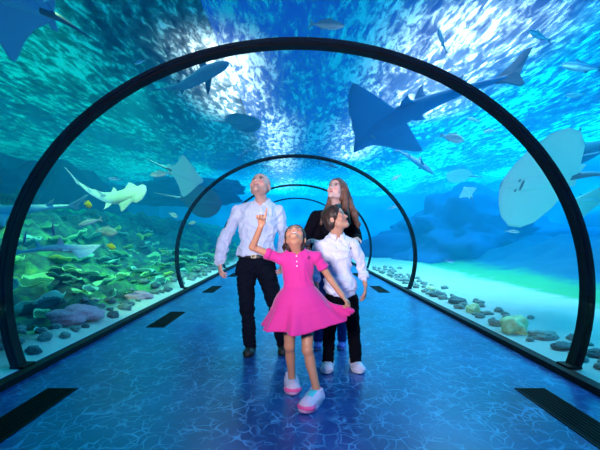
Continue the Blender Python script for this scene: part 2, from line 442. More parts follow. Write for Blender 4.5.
class Sdf:
    """smooth union of tapered limbs and ellipsoids, meshed as one closed surface"""
    def __init__(s, res=0.004): s.p = []; s.res = res; s.cuts = []
    def cone(s, a, b, r1, r2, k=0.01, op='+', sc=None, R=None):
        s.p.append(('c', V3(a), V3(b), r1, r2, k, op, sc, R)); return s
    def chain(s, pts, rs, k=0.01):
        for i in range(len(pts) - 1): s.cone(pts[i], pts[i + 1], rs[i], rs[i + 1], k)
        return s
    def ell(s, c, r, R=None, k=0.01, op='+'):
        if not isinstance(r, (tuple, list)): r = (r, r, r)
        s.p.append(('e', V3(c), V3(r), np.eye(3) if R is None else R, k, op)); return s
    def cut(s, pt, n): s.cuts.append((V3(pt), unit(n))); return s      # removes the side n points to
    def bounds(s, q):
        if q[0] == 'c':
            m = max(q[3], q[4]) * (max(q[7]) if q[7] else 1)
            return np.minimum(q[1], q[2]) - m, np.maximum(q[1], q[2]) + m
        m = np.abs(q[3]) @ q[2]; return q[1] - m, q[1] + m
    def dist(s, q, X, Y, Z):
        P = np.stack(np.broadcast_arrays(X, Y, Z), -1).reshape(-1, 3)
        if q[0] == 'c':
            a, b, r1, r2 = q[1:5]; sc = q[7]; ms = 1.0
            P = P - a; ba = b - a
            if sc:
                R = q[8]; P = (P @ R) / np.array(sc); ba = (ba @ R) / np.array(sc); ms = min(sc)
            L = np.dot(ba, ba); h = np.clip((P @ ba) / max(L, 1e-12), 0, 1)
            d = np.linalg.norm(P - h[:, None] * ba, axis=1) - (r1 + (r2 - r1) * h)
            return d * ms
        P = (P - q[1]) @ q[3]; r = q[2]
        k0 = np.linalg.norm(P / r, axis=1); k1 = np.linalg.norm(P / (r * r), axis=1)
        return k0 * (k0 - 1.0) / np.maximum(k1, 1e-9)
    def mesh(s, name, displace=None):
        h = s.res
        adds = [q for q in s.p if q[-1 if q[0] == 'e' else 6] == '+']
        lo = np.min([s.bounds(q)[0] for q in adds], 0) - 0.03; hi = np.max([s.bounds(q)[1] for q in adds], 0) + 0.03
        n = np.ceil((hi - lo) / h).astype(int) + 1
        ax = [(lo[i] + h * np.arange(n[i])).astype(np.float64) for i in range(3)]
        f = np.full(tuple(n), 0.05, dtype=np.float32)
        for q in s.p:
            a, b = s.bounds(q); op = q[5] if q[0] == 'e' else q[6]; k = q[4] if q[0] == 'e' else q[5]
            mg = k + 3 * h
            i0 = np.clip(((a - mg - lo) / h).astype(int), 0, n - 1); i1 = np.clip(((b + mg - lo) / h).astype(int) + 2, 1, n)
            if np.any(i1 <= i0): continue
            sl = tuple(slice(i0[i], i1[i]) for i in range(3))
            g = np.meshgrid(ax[0][sl[0]], ax[1][sl[1]], ax[2][sl[2]], indexing='ij')
            d = s.dist(q, *g).reshape(g[0].shape).astype(np.float32)
            cur = f[sl]
            hh = np.maximum(k - np.abs(cur - (d if op == '+' else -d)), 0) / max(k, 1e-6)
            f[sl] = np.minimum(cur, d) - hh * hh * k * 0.25 if op == '+' else np.maximum(cur, -d) + hh * hh * k * 0.25
        for pt, nn in s.cuts:
            pl = ((ax[0] - pt[0]) * nn[0])[:, None, None] + ((ax[1] - pt[1]) * nn[1])[None, :, None] + ((ax[2] - pt[2]) * nn[2])[None, None, :]
            np.maximum(f, pl.astype(np.float32), out=f)
        sg = f < 0
        c = sg[:-1, :-1, :-1].astype(np.int8)
        tot = sum(sg[i:n[0]-1+i, j:n[1]-1+j, k:n[2]-1+k].astype(np.int8) for i in (0, 1) for j in (0, 1) for k in (0, 1))
        act = (tot > 0) & (tot < 8)
        I = np.argwhere(act); idx = np.full(act.shape, -1, dtype=np.int64); idx[act] = np.arange(len(I))
        vals = {}
        for i in (0, 1):
            for j in (0, 1):
                for k in (0, 1): vals[(i, j, k)] = f[I[:, 0] + i, I[:, 1] + j, I[:, 2] + k].astype(np.float64)
        acc = np.zeros((len(I), 3)); cnt = np.zeros(len(I))
        cs = list(vals)
        for a in cs:
            for axn in range(3):
                if a[axn]: continue
                b = list(a); b[axn] = 1; b = tuple(b)
                va, vb = vals[a], vals[b]; cr = (va < 0) != (vb < 0)
                tt = np.where(cr, va / np.where(cr, va - vb, 1), 0)
                pt = np.array(a, dtype=np.float64)[None, :] + np.eye(3)[axn][None, :] * tt[:, None]
                acc[cr] += pt[cr]; cnt[cr] += 1
        P = lo + h * (I + acc / np.maximum(cnt, 1)[:, None])
        faces = []
        for axn in range(3):
            o = [m for m in range(3) if m != axn]
            sa = [slice(1, n[i] - 1) for i in range(3)]; sb = list(sa)
            sa[axn] = slice(0, n[axn] - 1); sb[axn] = slice(1, n[axn])
            A = sg[tuple(sa)]; B = sg[tuple(sb)]
            E = np.argwhere(A != B); inside = A[tuple(E.T)]
            base = E.copy(); base[:, o[0]] += 1; base[:, o[1]] += 1
            q = []
            for da, db in ((1, 1), (0, 1), (0, 0), (1, 0)):
                t_ = base.copy(); t_[:, o[0]] -= da; t_[:, o[1]] -= db; q.append(idx[tuple(t_.T)])
            q = np.stack(q, 1)
            flip = inside if axn != 1 else ~inside
            q[~flip] = q[~flip][:, ::-1]
            faces.append(q)
        F = np.concatenate(faces); F = F[(F >= 0).all(1)]
        q0, q1, q2, q3 = P[F[:, 0]], P[F[:, 1]], P[F[:, 2]], P[F[:, 3]]
        if (q0 * np.cross(q1, q2)).sum() + (q0 * np.cross(q2, q3)).sum() < 0: F = F[:, ::-1].copy()
        if displace is not None:
            Nn = np.zeros_like(P); v = P[F]
            fn = np.cross(v[:, 2] - v[:, 0], v[:, 3] - v[:, 1])
            for k in range(4): np.add.at(Nn, F[:, k], fn)
            Nn /= np.maximum(np.linalg.norm(Nn, axis=1), 1e-12)[:, None]
            P = P + Nn * displace(P)[:, None]
        # light relaxation to take the grid out of the surface
        for _ in range(2):
            S = np.zeros_like(P); W = np.zeros(len(P))
            for k in range(4):
                np.add.at(S, F[:, k], P[F[:, (k + 1) % 4]]); np.add.at(W, F[:, k], 1)
                np.add.at(S, F[:, k], P[F[:, (k - 1) % 4]]); np.add.at(W, F[:, k], 1)
            P = P * 0.5 + 0.5 * S / np.maximum(W, 1)[:, None]
        me = bpy.data.meshes.new(name)
        me.vertices.add(len(P)); me.vertices.foreach_set('co', P.astype(np.float32).ravel())
        me.loops.add(F.size); me.loops.foreach_set('vertex_index', F.ravel().astype(np.int32))
        me.polygons.add(len(F)); me.polygons.foreach_set('loop_start', np.arange(0, F.size, 4, dtype=np.int32))
        me.polygons.foreach_set('loop_total', np.full(len(F), 4, dtype=np.int32))
        me.update(calc_edges=True); me.validate()
        me.polygons.foreach_set('use_smooth', [True] * len(me.polygons))
        return me, P

def paint(me, P, cols):
    a = me.color_attributes.new('Col', 'FLOAT_COLOR', 'POINT')
    c = np.ones((len(P), 4), dtype=np.float32); c[:, :3] = cols
    a.data.foreach_set('color', c.ravel())

def wrinkles(amp, freq, stretch=(1, 1, 1), seed=0):
    st = np.array(stretch) * freq
    def fn(P):
        w = vnoise(P * st * 0.5 + seed) * 6
        Q = P * st; Q = Q + 0.9 * np.stack([vnoise(Q * .8 + 5 + seed), vnoise(Q * .8 + 31 + seed), vnoise(Q * .8 + 57)], 1)
        rd = 1 - np.abs(vnoise(Q * np.array((1.0, 1, 1.6)) + seed)) * 3.2
        rd2 = 1 - np.abs(vnoise(Q * 1.9 + seed + 9)) * 3.2
        return amp * (np.clip(rd, -.6, 1) * 1.0 + .4 * np.clip(rd2, -.5, 1) + .5 * vnoise(Q * .5))
    return fn

# ------------------------------------------------------------------ head
def head_matrix(centre, f, roll=0.0, H=0.22):
    f = Vector(f).normalized(); z = Vector((0, 0, 1)); u = (z - f * z.dot(f)).normalized()
    if roll: u = Matrix.Rotation(roll, 3, f) @ u
    x = f.cross(u)
    R = np.array([[x.x, f.x, u.x], [x.y, f.y, u.y], [x.z, f.z, u.z]])
    T = V3(centre) - R @ np.array([0, 0, 0.5]) * H
    return dict(R=R, T=T, H=H, w=lambda p: R @ (np.array(p, dtype=float) * H) + T,
                inv=lambda P: ((P - T) @ R) / H)

def add_head(S, hm, jaw=1.0, mouth_open=0.0):
    R, H, w = hm['R'], hm['H'], hm['w']
    e = lambda c, r, k=0.05, op='+': S.ell(w(c), tuple(q * H for q in r), R, k * H, op)
    c = lambda a, b, r1, r2, k=0.04, op='+': S.cone(w(a), w(b), r1 * H, r2 * H, k * H, op)
    e((0, -.02, .66), (.335, .42, .34))
    e((0, .12, .40), (.27 * jaw, .27, .30), .10)
    c((-.19 * jaw, .06, .22), (-.03, .29, .10), .09, .085, .08); c((.19 * jaw, .06, .22), (.03, .29, .10), .09, .085, .08)
    e((0, .32, .085), (.10, .08, .07), .06)
    for s in (-1, 1):
        e((s * .17, .24, .37), (.11, .11, .12), .08)
        e((s * .15, .425, .500), (.085, .07, .055), .05, '-')
        e((s * .145, .318, .497), (.075, .075, .06), .015)
        c((s * .07, .375, .575), (s * .22, .31, .575), .030, .024, .04)
        e((s * .055, .405, .345), (.040, .045, .035), .03)
        e((s * .030, .425, .312), (.017, .022, .014), .01, '-')
        # ears
        e((s * .345, -.04, .455), (.030, .085, .125), .03)
        e((s * .372, -.015, .465), (.018, .040, .065), .015, '-')
    c((0, .36, .53), (0, .445, .375), .030, .050, .035)
    e((0, .385, .238), (.105, .035, .026), .02)
    e((0, .37, .185), (.085, .040, .028), .02)
    if mouth_open:
        e((0, .40, .212), (.10, .06, .028 * mouth_open + .01), .01, '-')

def face_paint(hm, P, col, skin, lip, brow=(.06, .03, .02), iris=(.05, .03, .02), stub=None, teeth=0, browx=1.0):
    L = hm['inv'](P)
    def reg(c, r, colr, soft=0.25, gate=None):
        d = np.sqrt((((L - np.array(c)) / np.array(r)) ** 2).sum(1)); a = np.clip((1 + soft - d) / (2 * soft), 0, 1)[:, None]
        col[:] = col * (1 - a) + np.array(colr) * a
    if stub is not None:       # close-cropped hair and beard shadow
        m = (np.abs(L) < 2).all(1)
        d = L[:, 2] - (0.50 + 0.9 * np.clip(L[:, 1] - (-.05), -1, 1)); a = np.clip(d * 8, 0, 1) * m * np.clip((.93 - L[:, 2]) * 10, 0.25, 1)
        a = a * np.clip((0.20 - L[:, 1]) * 6, 0, 1)
        col[:] = col * (1 - .55 * a[:, None]) + np.array(stub) * .55 * a[:, None]
        d = np.sqrt(((L - np.array((0, .22, .15))) / np.array((.32, .28, .17))) ** 2).sum(1) if False else np.sqrt((((L - np.array((0, .2, .15))) / np.array((.34, .30, .17))) ** 2).sum(1))
        a = (np.clip((1.1 - d) * 3, 0, 1) * .35)[:, None]; col[:] = col * (1 - a) + np.array(stub) * a
    for s in (-1, 1):
        reg((s * .19, .34, .38), (.12, .12, .10), tuple(np.array(skin) * (1.05, .78, .78)), .5)
        reg((s * .145, .39, .497), (.064, .055, .026), (.62, .56, .54), .2)
        reg((s * .145, .40, .502), (.034, .06, .036), iris, .2)
        reg((s * .145, .39, .540), (.095, .07, .020), brow, .3)
        reg((s * .15, .36, .605), (.105 * browx, .10, .028), brow, .35)
        reg((s * .030, .42, .310), (.020, .03, .016), (.10, .03, .03), .3)
    reg((0, .40, .212), (.155, .11, .078) if teeth else (.115, .09, .050), lip, .2)
    if teeth:
        reg((0, .38, .205), (.125, .12, .052), (.12, .02, .03), .2)
        reg((0, .37, .222), (.108, .13, .030), (.90, .88, .86), .2)
    else:
        reg((0, .40, .212), (.10, .06, .008), tuple(np.array(lip) * .4), .4)
    return col

# ------------------------------------------------------------------ hands
def add_hand(S, wrist, d, palm, L, side, curls, thumb=(0.5, 0.5), k=0.004):
    """wrist point, pointing direction d, palm-facing normal; side=+1 puts the thumb towards d x palm"""
    d = unit(d); palm = V3(palm); palm = unit(palm - d * np.dot(palm, d)); lat = np.cross(d, palm) * side
    W = V3(wrist); r = L * 0.049
    R = np.stack([lat, -palm, d], 1)
    S.ell(W + d * L * .27, (L * .215, L * .085, L * .30), R, k * 2)
    S.ell(W + d * L * .40, (L * .225, L * .075, L * .12), R, k * 2)
    S.ell(W + d * L * .22 + lat * L * .13 + palm * L * .03, (L * .09, L * .08, L * .18), R, k * 2)
    def rot(v, ax, a): return v * math.cos(a) + np.cross(ax, v) * math.sin(a) + ax * np.dot(ax, v) * (1 - math.cos(a))
    lens = [.43, .48, .44, .35]; off = [.165, .056, -.056, -.160]; fan = [.10, .03, -.04, -.13]
    axl = np.cross(d, palm)
    for i in range(4):
        p = W + d * L * (.50 - .02 * abs(i - 1)) + lat * L * off[i]
        dd = unit(d + lat * fan[i]); cur = curls[i]
        root = p - dd * L * .12
        S.cone(root, p, r * 1.05, r * 1.1, k)
        for j, (fr, cw) in enumerate(((.45, .9), (.30, 1.1), (.25, .8))):
            dd = rot(dd, axl, cur * cw)
            q = p + dd * L * lens[i] * fr
            S.cone(p, q, r * (1.08 - .1 * j), r * (.98 - .1 * j), k * .6); p = q
    tb = W + d * L * .12 + lat * L * .12
    spread, cu = thumb
    td = unit(d * math.cos(spread) + lat * math.sin(spread) + palm * .35)
    p = tb
    for j, fr in enumerate((.22, .17, .15)):
        q = p + td * L * fr; S.cone(p, q, r * (1.5 - .25 * j), r * (1.3 - .2 * j), k); p = q
        td = unit(td + palm * cu * .5 - lat * cu * .35)

# ------------------------------------------------------------------ figure
def add_torso(S, J, g, inf=0.0, fem=0.0, belly=0.0):
    """J: joints in the world; g: girth scale; inf: how far cloth stands off the skin"""
    lat = unit(V3(J['shR']) - V3(J['shL'])); up = unit(V3(J['neck']) - V3(J['pelvis'])); R = frame(lat, up)
    nk, ch, wa, pe = (V3(J[q]) for q in ('neck', 'chest', 'waist', 'pelvis'))
    S.ell(pe, ((.158 + .012 * fem) * g + inf, .108 * g + inf, .125 * g + inf), R, .04)
    S.ell(wa, ((.140 - .012 * fem) * g + inf + belly, .098 * g + inf + belly * .6, .15 * g + inf), R, .05)
    S.ell(ch, (.165 * g + inf, .108 * g + inf, .19 * g + inf), R, .05)
    S.ell(ch * .55 + nk * .45, (.155 * g + inf, .085 * g + inf, .10 * g + inf), R, .05)
    if fem == 1:
        for s in (-1, 1): S.ell(ch + lat * s * .075 * g + R @ np.array([0, -.08, -.0]) * g, .062 * g + inf, None, .04)
    shl, shr = V3(J['shL']), V3(J['shR'])
    dn = up * .012
    S.cone(shl + up * .004, nk - up * .035 * g, .040 * g + inf, .056 * g + inf, .03); S.cone(shr, nk - up * .035 * g, .040 * g + inf, .058 * g + inf, .03)

def add_arm(S, a, b, c, g, inf=0.0, to=1.0, k=.02, r=(.052, .043, .040, .027)):
    a, b, c = V3(a), V3(b), V3(c)
    S.cone(a, b, r[0] * g + inf, r[1] * g + inf, k)
    if to > 0:
        e = b + (c - b) * to
        S.cone(b, e, r[2] * g * 1.02 + inf, (r[2] + (r[3] - r[2]) * to) * g + inf, .012)
def add_leg(S, a, b, c, g, inf=0.0, k=.03, r=(.084, .056, .054, .036), calf=True):
    a, b, c = V3(a), V3(b), V3(c)
    S.cone(a, b, r[0] * g + inf, r[1] * g + inf, k); S.cone(b, c, r[2] * g + inf, r[3] * g + inf, .015)
    if calf: S.ell(b * .68 + c * .32 + np.array([0, .018 * g, 0]), (.055 * g + inf, .058 * g + inf, .11 * g + inf), None, .02)

def add_foot(S, ankle, toe, g):
    a = V3(ankle); t = V3(toe); t = np.array([t[0], t[1], .035 * g]); d = unit(t - np.array([a[0], a[1], t[2]])); t = t - d * .02
    S.cone(a, np.array([a[0], a[1], .045 * g]) - d * .02, .034 * g, .036 * g, .01)
    S.cone(np.array([a[0], a[1], .05 * g]) - d * .01, t - d * .06, .030 * g, .018 * g, .02)

def make_shoe(name, ankle, toe, L, parent, upper_cols, sole_mat, lace_mat, hi=0.0, width=1.0):
    """upper_cols(local coords)->colours; local: x forward 0..1 along the shoe, z up in shoe lengths"""
    a = V3(ankle); t = V3(toe); d = np.array([t[0] - a[0], t[1] - a[1], 0.0]); d = unit(d); z = np.array([0, 0, 1.0]); lat = np.cross(z, d)
    heel = np.array([t[0], t[1], 0]) - d * L
    R = np.stack([d, lat, z], 1)
    w = lambda x, y, zz: heel + R @ (np.array([x, y * width, zz]) * L)
    W_ = width * L
    S = Sdf(.0035)
    st = .085                                       # sole thickness
    S.cone(w(.16, 0, .17), w(.40, 0, .16), .150 * W_, .155 * W_, .03 * L)
    S.cone(w(.40, 0, .15), w(.78, .01, .11), .160 * W_, .150 * W_, .04 * L)
    S.ell(w(.80, .01, .12), (.19 * L, .175 * W_, .115 * L), R, .03 * L)
    S.cone(w(.17, 0, .20), w(.20, 0, .33 + hi), .135 * W_, .125 * W_, .03 * L)
    S.cone(w(.30, 0, .28), w(.46, 0, .23), .10 * W_, .09 * W_, .06 * L)
    S.cut(w(0, 0, st), -z); S.cut(w(0, 0, .36 + hi), z)
    me, P = S.mesh('shoe')
    Lc = ((P - heel) @ R) / L
    paint(me, P, upper_cols(Lc))
    o = link(name, me, M_SHOE, parent)
    # sole
    m = MB(); n = 28; ring = []
    for k in range(n):
        th = 2 * PI * k / n; x = .5 + .5 * math.cos(th); y = math.sin(th) * (.155 + .035 * (x - .1)) * (1 - .15 * math.exp(-((x - .42) / .15) ** 2))
        ring.append((x, y))
    vs = []
    for zz, sc_ in ((0.0, .96), (.015, 1.03), (.085, 1.05), (.105, 1.0)):
        for x, y in ring:
            lift = .05 * max(0, x - .75) * 2 if zz < .05 else 0
            vs.append(w(.5 + (x - .5) * sc_, y * sc_, zz + lift * .6))
    fs = [(r_ * n + k, r_ * n + (k + 1) % n, (r_ + 1) * n + (k + 1) % n, (r_ + 1) * n + k) for r_ in range(3) for k in range(n)]
    fs += [tuple(range(n))[::-1], tuple(3 * n + k for k in range(n))]
    m.add(vs, fs); m.build('sole', sole_mat, o, smooth=True)
    # laces
    m = MB()
    for q in range(4):
        x = .40 + q * .085; zt = .305 - q * .028
        pts = [w(x + .02 * (u / 4) * (1 if q % 2 else -1), (u / 4) * .10, zt + .018 + .1 * (width - 1) * .9 - .05 * (u / 4) ** 2) for u in range(-4, 5)]
        m.tube(pts, .016 * L, 6)
    m.build('laces', lace_mat, o, smooth=True)
    return o

def ribbon_collar(name, c, up, fwd, r, h, gap, m, parent, flare=.018, drop=.03, ry=None, thick=.004):
    """folded shirt collar lying around a neck, open at the front"""
    up = unit(up); fwd = unit(V3(fwd) - up * np.dot(V3(fwd), up)); x = np.cross(fwd, up); c = V3(c); ry = ry or r
    vs = []; fs = []; n = 36
    for k in range(n + 1):
        a = gap + (2 * PI - 2 * gap) * k / n; front = max(0, math.cos(a)) ** 2
        for (rr, zz) in ((0, -h * .55 - front * .012), (0.001, h * .5 - front * .012), (.005, h * .62 - front * .014), (flare * .7, h * .15 - front * .02), (flare, -h * .45 - front * drop)):
            vs.append(c + (fwd * math.cos(a) * (ry + rr) + x * math.sin(a) * (r + rr)) + up * zz)
    for k in range(n):
        for j in range(4): fs.append((k*5 + j, (k+1)*5 + j, (k+1)*5 + j + 1, k*5 + j + 1))
    o = link(name, pydata(name, vs, fs), m, parent)
    s = o.modifiers.new('thick', 'SOLIDIFY'); s.thickness = thick; s.offset = 1
    return o

from mathutils.bvhtree import BVHTree
def bvh_of(me, P):
    return BVHTree.FromPolygons([tuple(p) for p in P], [tuple(f.vertices) for f in me.polygons])
def on_surface(bvh, px, py, Y):
    p = at(px, py, Y); d = Vector((p.x, p.y, p.z - CAMZ)).normalized()
    h = bvh.ray_cast(Vector((0, 0, CAMZ)), d)
    return (h[0], h[1]) if h[0] is not None else (p, Vector((0, -1, 0)))
def disc(name, p, nrm, r, t, m, parent, n=14):
    q = Vector(nrm).to_track_quat('Z', 'Y').to_matrix(); b = MB(); vs = []
    for zz, rr in ((-t, r), (t * .6, r), (t, r * .8)):
        for k in range(n): a = 2 * PI * k / n; vs.append(Vector(p) + q @ Vector((math.cos(a) * rr, math.sin(a) * rr, zz)))
    fs = [(j*n + k, j*n + (k+1) % n, (j+1)*n + (k+1) % n, (j+1)*n + k) for j in range(2) for k in range(n)] + [tuple(range(n))[::-1], tuple(2*n + k for k in range(n))]
    b.add(vs, fs); return b.build(name, m, parent, smooth=False)
def emblem(p, nrm, h, m, parent):
    """small embroidered rider on a galloping horse with a raised mallet"""
    q = Vector(nrm).to_track_quat('Z', 'Y').to_matrix(); b = MB()
    shapes = [[(-.42,.05),(-.30,.22),(.15,.20),(.30,.42),(.46,.40),(.40,.26),(.28,.02),(.10,-.05),(-.25,-.06)],
              [(-.38,.05),(-.25,-.02),(-.40,-.25),(-.52,-.42),(-.56,-.38)], [(-.22,-.02),(-.10,-.04),(-.22,-.42),(-.30,-.42)],
              [(.10,-.02),(.24,.0),(.34,-.24),(.48,-.30),(.46,-.36),(.28,-.30)], [(.0,-.03),(.12,-.03),(.12,-.42),(.05,-.42)],
              [(-.10,.20),(.06,.20),(.10,.48),(.06,.62),(-.06,.62),(-.10,.45)],
              [(.06,.46),(.08,.52),(.34,.74),(.36,.70)], [(-.42,.10),(-.58,-.05),(-.54,.08),(-.44,.16)]]
    for sh in shapes:
        n = len(sh); vs = [Vector(p) + q @ Vector((x * h, y * h, z)) for z in (-.001, .0022) for x, y in sh]
        fs = [tuple(range(n))[::-1], tuple(n + k for k in range(n))] + [(k, (k+1) % n, n + (k+1) % n, n + k) for k in range(n)]
        b.add(vs, fs)
    return b.build('chest_emblem', m, parent)
# ================================================================== the family
M_SHOE = mat_vc('shoe_upper', rough=0.55, bump=0.15, scale=120)
M_SKIN = mat_vc('skin', rough=0.48, bump=0.04, scale=160, sss=0.06)
M_HAIR = mat_vc('hair', rough=0.55)
M_WSHIRT = mat('pale_lilac_cotton', (0.60, 0.66, 0.88), rough=0.8, noise_amt=0.04, scale=60, sheen=0.2)
M_WSHIRT2 = mat('white_cotton', (0.76, 0.74, 0.92), rough=0.8, noise_amt=0.04, scale=60, sheen=0.2)
M_DENIM = mat('dark_navy_denim', (0.004, 0.007, 0.020), rough=0.9, noise_amt=0.25, scale=220, spec=0.12)
M_BLACKT = mat('black_trouser_cloth', (0.003, 0.003, 0.008), rough=0.9, noise_amt=0.2, scale=120, spec=0.12)
M_BLACKTOP = mat('black_knit', (0.005, 0.004, 0.010), rough=0.9, noise_amt=0.2, scale=150, spec=0.1)
M_BLUEJ = mat('blue_jeans', (0.025, 0.06, 0.25), rough=0.85, noise_amt=0.2, scale=150)
M_PINK = mat('hot_pink_pique', (0.66, 0.018, 0.27), rough=0.8, noise_amt=0.06, scale=200, sheen=0.2, bump=0.05)
M_LEATHER = mat('dark_leather', (0.008, 0.006, 0.006), rough=0.4)
M_BUCKLE = mat('dull_brass_buckle', (0.22, 0.19, 0.14), rough=0.4, metal=1.0)
M_BUTTON = mat('pearl_button', (0.85, 0.75, 0.85), rough=0.3)
M_NAVYTHREAD = mat('navy_thread', (0.03, 0.01, 0.06), rough=0.8)
M_SOLEW = mat('white_rubber_sole', (0.75, 0.74, 0.80), rough=0.6)
M_SOLEB = mat('black_rubber_sole', (0.006, 0.006, 0.007), rough=0.6)
M_SOLEP = mat('pale_pink_sole', (0.62, 0.34, 0.60), rough=0.55)
M_LACEW = mat('white_lace', (0.8, 0.78, 0.85), rough=0.8)
M_LACEB = mat('black_lace', (0.01, 0.01, 0.01), rough=0.8)
M_LACET = mat('turquoise_lace', (0.04, 0.50, 0.62), rough=0.7)

def garment(name, S, m, parent, amp=.004, freq=9, stretch=(1, 1, .55), seed=0):
    me, P = S.mesh(name, wrinkles(amp, freq, stretch, seed))
    return link(name, me, m, parent), me, P

def body_object(S, hm, parent, skin, lip, **kw):
    me, P = S.mesh('body')
    col = np.tile(np.array(skin), (len(P), 1)); v = vnoise(P * 18)[:, None] * .05
    col = col * (1 + v * np.array((.6, 1.2, 1.2)))
    col = face_paint(hm, P, col, skin, lip, **kw)
    paint(me, P, np.clip(col, 0, 1)); return link('body', me, M_SKIN, parent)

def hair_object(S, parent, c1, c2, disp=.004, axis=(60, 60, 6), seed=0):
    def dfn(P): return disp * vnoise(P * np.array(axis) + seed) + disp * .6 * vnoise(P * np.array(axis) * 1.9 + seed)
    me, P = S.mesh('hair', dfn)
    a = np.clip(.6 + .5 * vnoise(P * np.array(axis) * 1.5 + seed), 0, 1)[:, None]
    paint(me, P, np.array(c1) * a + np.array(c2) * (1 - a)); return link('hair', me, M_HAIR, parent)

def hair_cap(S, hm, grow=.03, line=(0, .56, .40), lr=(.37, .45, .46)):
    R, H, w = hm['R'], hm['H'], hm['w']
    S.ell(w((0, -.03, .665)), tuple(q * H for q in (.335 + grow, .425 + grow, .345 + grow)), R, .02)
    S.ell(w((0, -.20, .40)), tuple(q * H for q in (.30 + grow, .25, .28)), R, .02)
    S.ell(w(line), tuple(q * H for q in lr), R, .012, '-')

# ------------------------------------------------------------------ man
e = empty('person', at(257, 353, 3.95) * 1.0, 'man with cropped hair in pale lilac-white shirt and dark jeans, head tipped back, looking up', 'person')
man = e; bx0 = e.location.copy(); bx0.z = 0; e.location = bx0
def local(o_parent, objs):
    """keep the world position of meshes modelled in world space"""
    for o in objs:
        o.matrix_parent_inverse = Matrix.Translation(-o_parent.location)
J = dict(neck=at(262.5, 203, 3.98), chest=at(258, 225, 3.95), waist=at(256.5, 247, 3.95), pelvis=at(256, 262, 3.96),
         shL=at(238, 211.5, 3.97), shR=at(277.5, 211.5, 3.99))
arms = [(J['shL'], at(224, 241, 4.0), at(219.5, 262, 3.90)), (J['shR'], at(285, 237, 4.03), at(282, 258, 3.93))]
legs = [(at(246, 270, 3.95), at(247, 308, 3.92), at(250, 345.5, 3.95)), (at(266, 270, 3.95), at(276, 308, 3.96), at(283, 343.5, 4.0))]
hm = head_matrix(at(260.5, 187, 3.90), (-.25, -.72, .64), 0.10, .274)
g = 1.04
S = Sdf(.0042)
add_torso(S, J, g)
for a in arms: add_arm(S, *a, g, r=(.036, .034, .036, .026))
add_hand(S, arms[0][2], at(221.5, 279, 3.86) - arms[0][2], (.8, .5, 0), .185, -1, (.35, .4, .45, .5), (.4, .3))
add_hand(S, arms[1][2], (0, -.1, -1), (-.8, .4, 0), .185, 1, (.35, .4, .45, .5), (.4, .3))
for l, toe in zip(legs, (at(246, 358, 3.80), at(283, 356, 3.84))):
    add_leg(S, *l, g); add_foot(S, l[2], toe, g)
S.cone(V3(J['neck']) - np.array([0, 0, .05]), hm['w']((0, -.10, .30)), .060, .053, .03)
S.cone(V3(J['neck']) - np.array([0, .0, .02]), hm['w']((0, .06, .16)), .045, .040, .02)
add_head(S, hm, 1.05)
SK = (.70, .38, .31)
b = body_object(S, hm, man, SK, (.55, .22, .22), stub=(.20, .13, .12)); local(man, [b])
# shirt
S = Sdf(.0048)
add_torso(S, J, g, .017, 0, .006)
for i, a in enumerate(arms): add_arm(S, *a, g, .013, .93, .018, r=(.043, .040, .040, .027))
S.ell((V3(J['waist']) * .5 + V3(J['pelvis']) * .5), (.178, .135, .08), None, .05)
S.cone(V3(J['neck']) + np.array([0, 0, -.035]), V3(J['neck']) + np.array([-.005, -.03, .12]), .062, .075, .01, '-')
S.cone(V3(J['neck']) + np.array([-.02, -.08, -.055]), V3(J['neck']) + np.array([-.01, -.09, .05]), .012, .05, .01, '-')
S.cut(at(256, 255, 3.95), (0, 0, -1))
# sleeves below the belt line are kept by modelling the forearms apart
sh, me, P = garment('shirt', S, M_WSHIRT, man, .011, 9, (1.1, 1, .7), seed=1)
bv = bvh_of(me, P)
objs = [sh]
for i, a in enumerate(arms):
    S2 = Sdf(.0048); e_ = V3(a[1]); c_ = V3(a[2]); S2.cone(e_, e_ + (c_ - e_) * .93, .040 * g + .019, .030 * g + .019, .01)
    S2.cone(e_ + (c_ - e_) * .82, e_ + (c_ - e_) * .95, .034 * g + .018, .031 * g + .018, .004)
    if i == 1 or True:
        o, _, _ = garment('sleeve', S2, M_WSHIRT, sh, .008, 14, (1, 1, 1.3), seed=2 + i); objs.append(o)
        m_ = MB(); q = e_ + (c_ - e_) * .90; q2 = e_ + (c_ - e_) * 1.0
        m_.tube([q, q * .5 + q2 * .5, q2], [.049, .050, .047], 20); o = m_.build('cuff', M_WSHIRT, sh, smooth=True); objs.append(o)
cl = ribbon_collar('collar', V3(J['neck']) + np.array([-.004, -.010, .012]), (-.05, -.22, 1), (-.2, -1, 0), .070, .040, .22, M_WSHIRT, sh, .026, .035); objs.append(cl)
# placket and buttons down the front
m_ = MB(); pts = []
for py in range(208, 254, 3):
    p, nn = on_surface(bv, 261 - (py - 208) * .06, py, 3.84); pts.append(p + Vector((0, -.001, 0)))
vs = [];
for p in pts: vs += [p + Vector((-.016, -.0015, 0)), p + Vector((.016, -.0015, 0)), p + Vector((.016, .004, 0)), p + Vector((-.016, .004, 0))]
fs = []
for k in range(len(pts) - 1):
    for j in range(4): fs.append((k*4 + j, k*4 + (j+1) % 4, (k+1)*4 + (j+1) % 4, (k+1)*4 + j))
m_.add(vs, fs); objs.append(m_.build('placket', M_WSHIRT, sh, smooth=False))
for py in (213, 221, 229, 237, 245):
    p, nn = on_surface(bv, 261 - (py - 208) * .06, py, 3.84); objs.append(disc('button', p + Vector((0, -.004, 0)), (0, -1, 0), .006, .002, M_BUTTON, sh))
local(man, [sh])
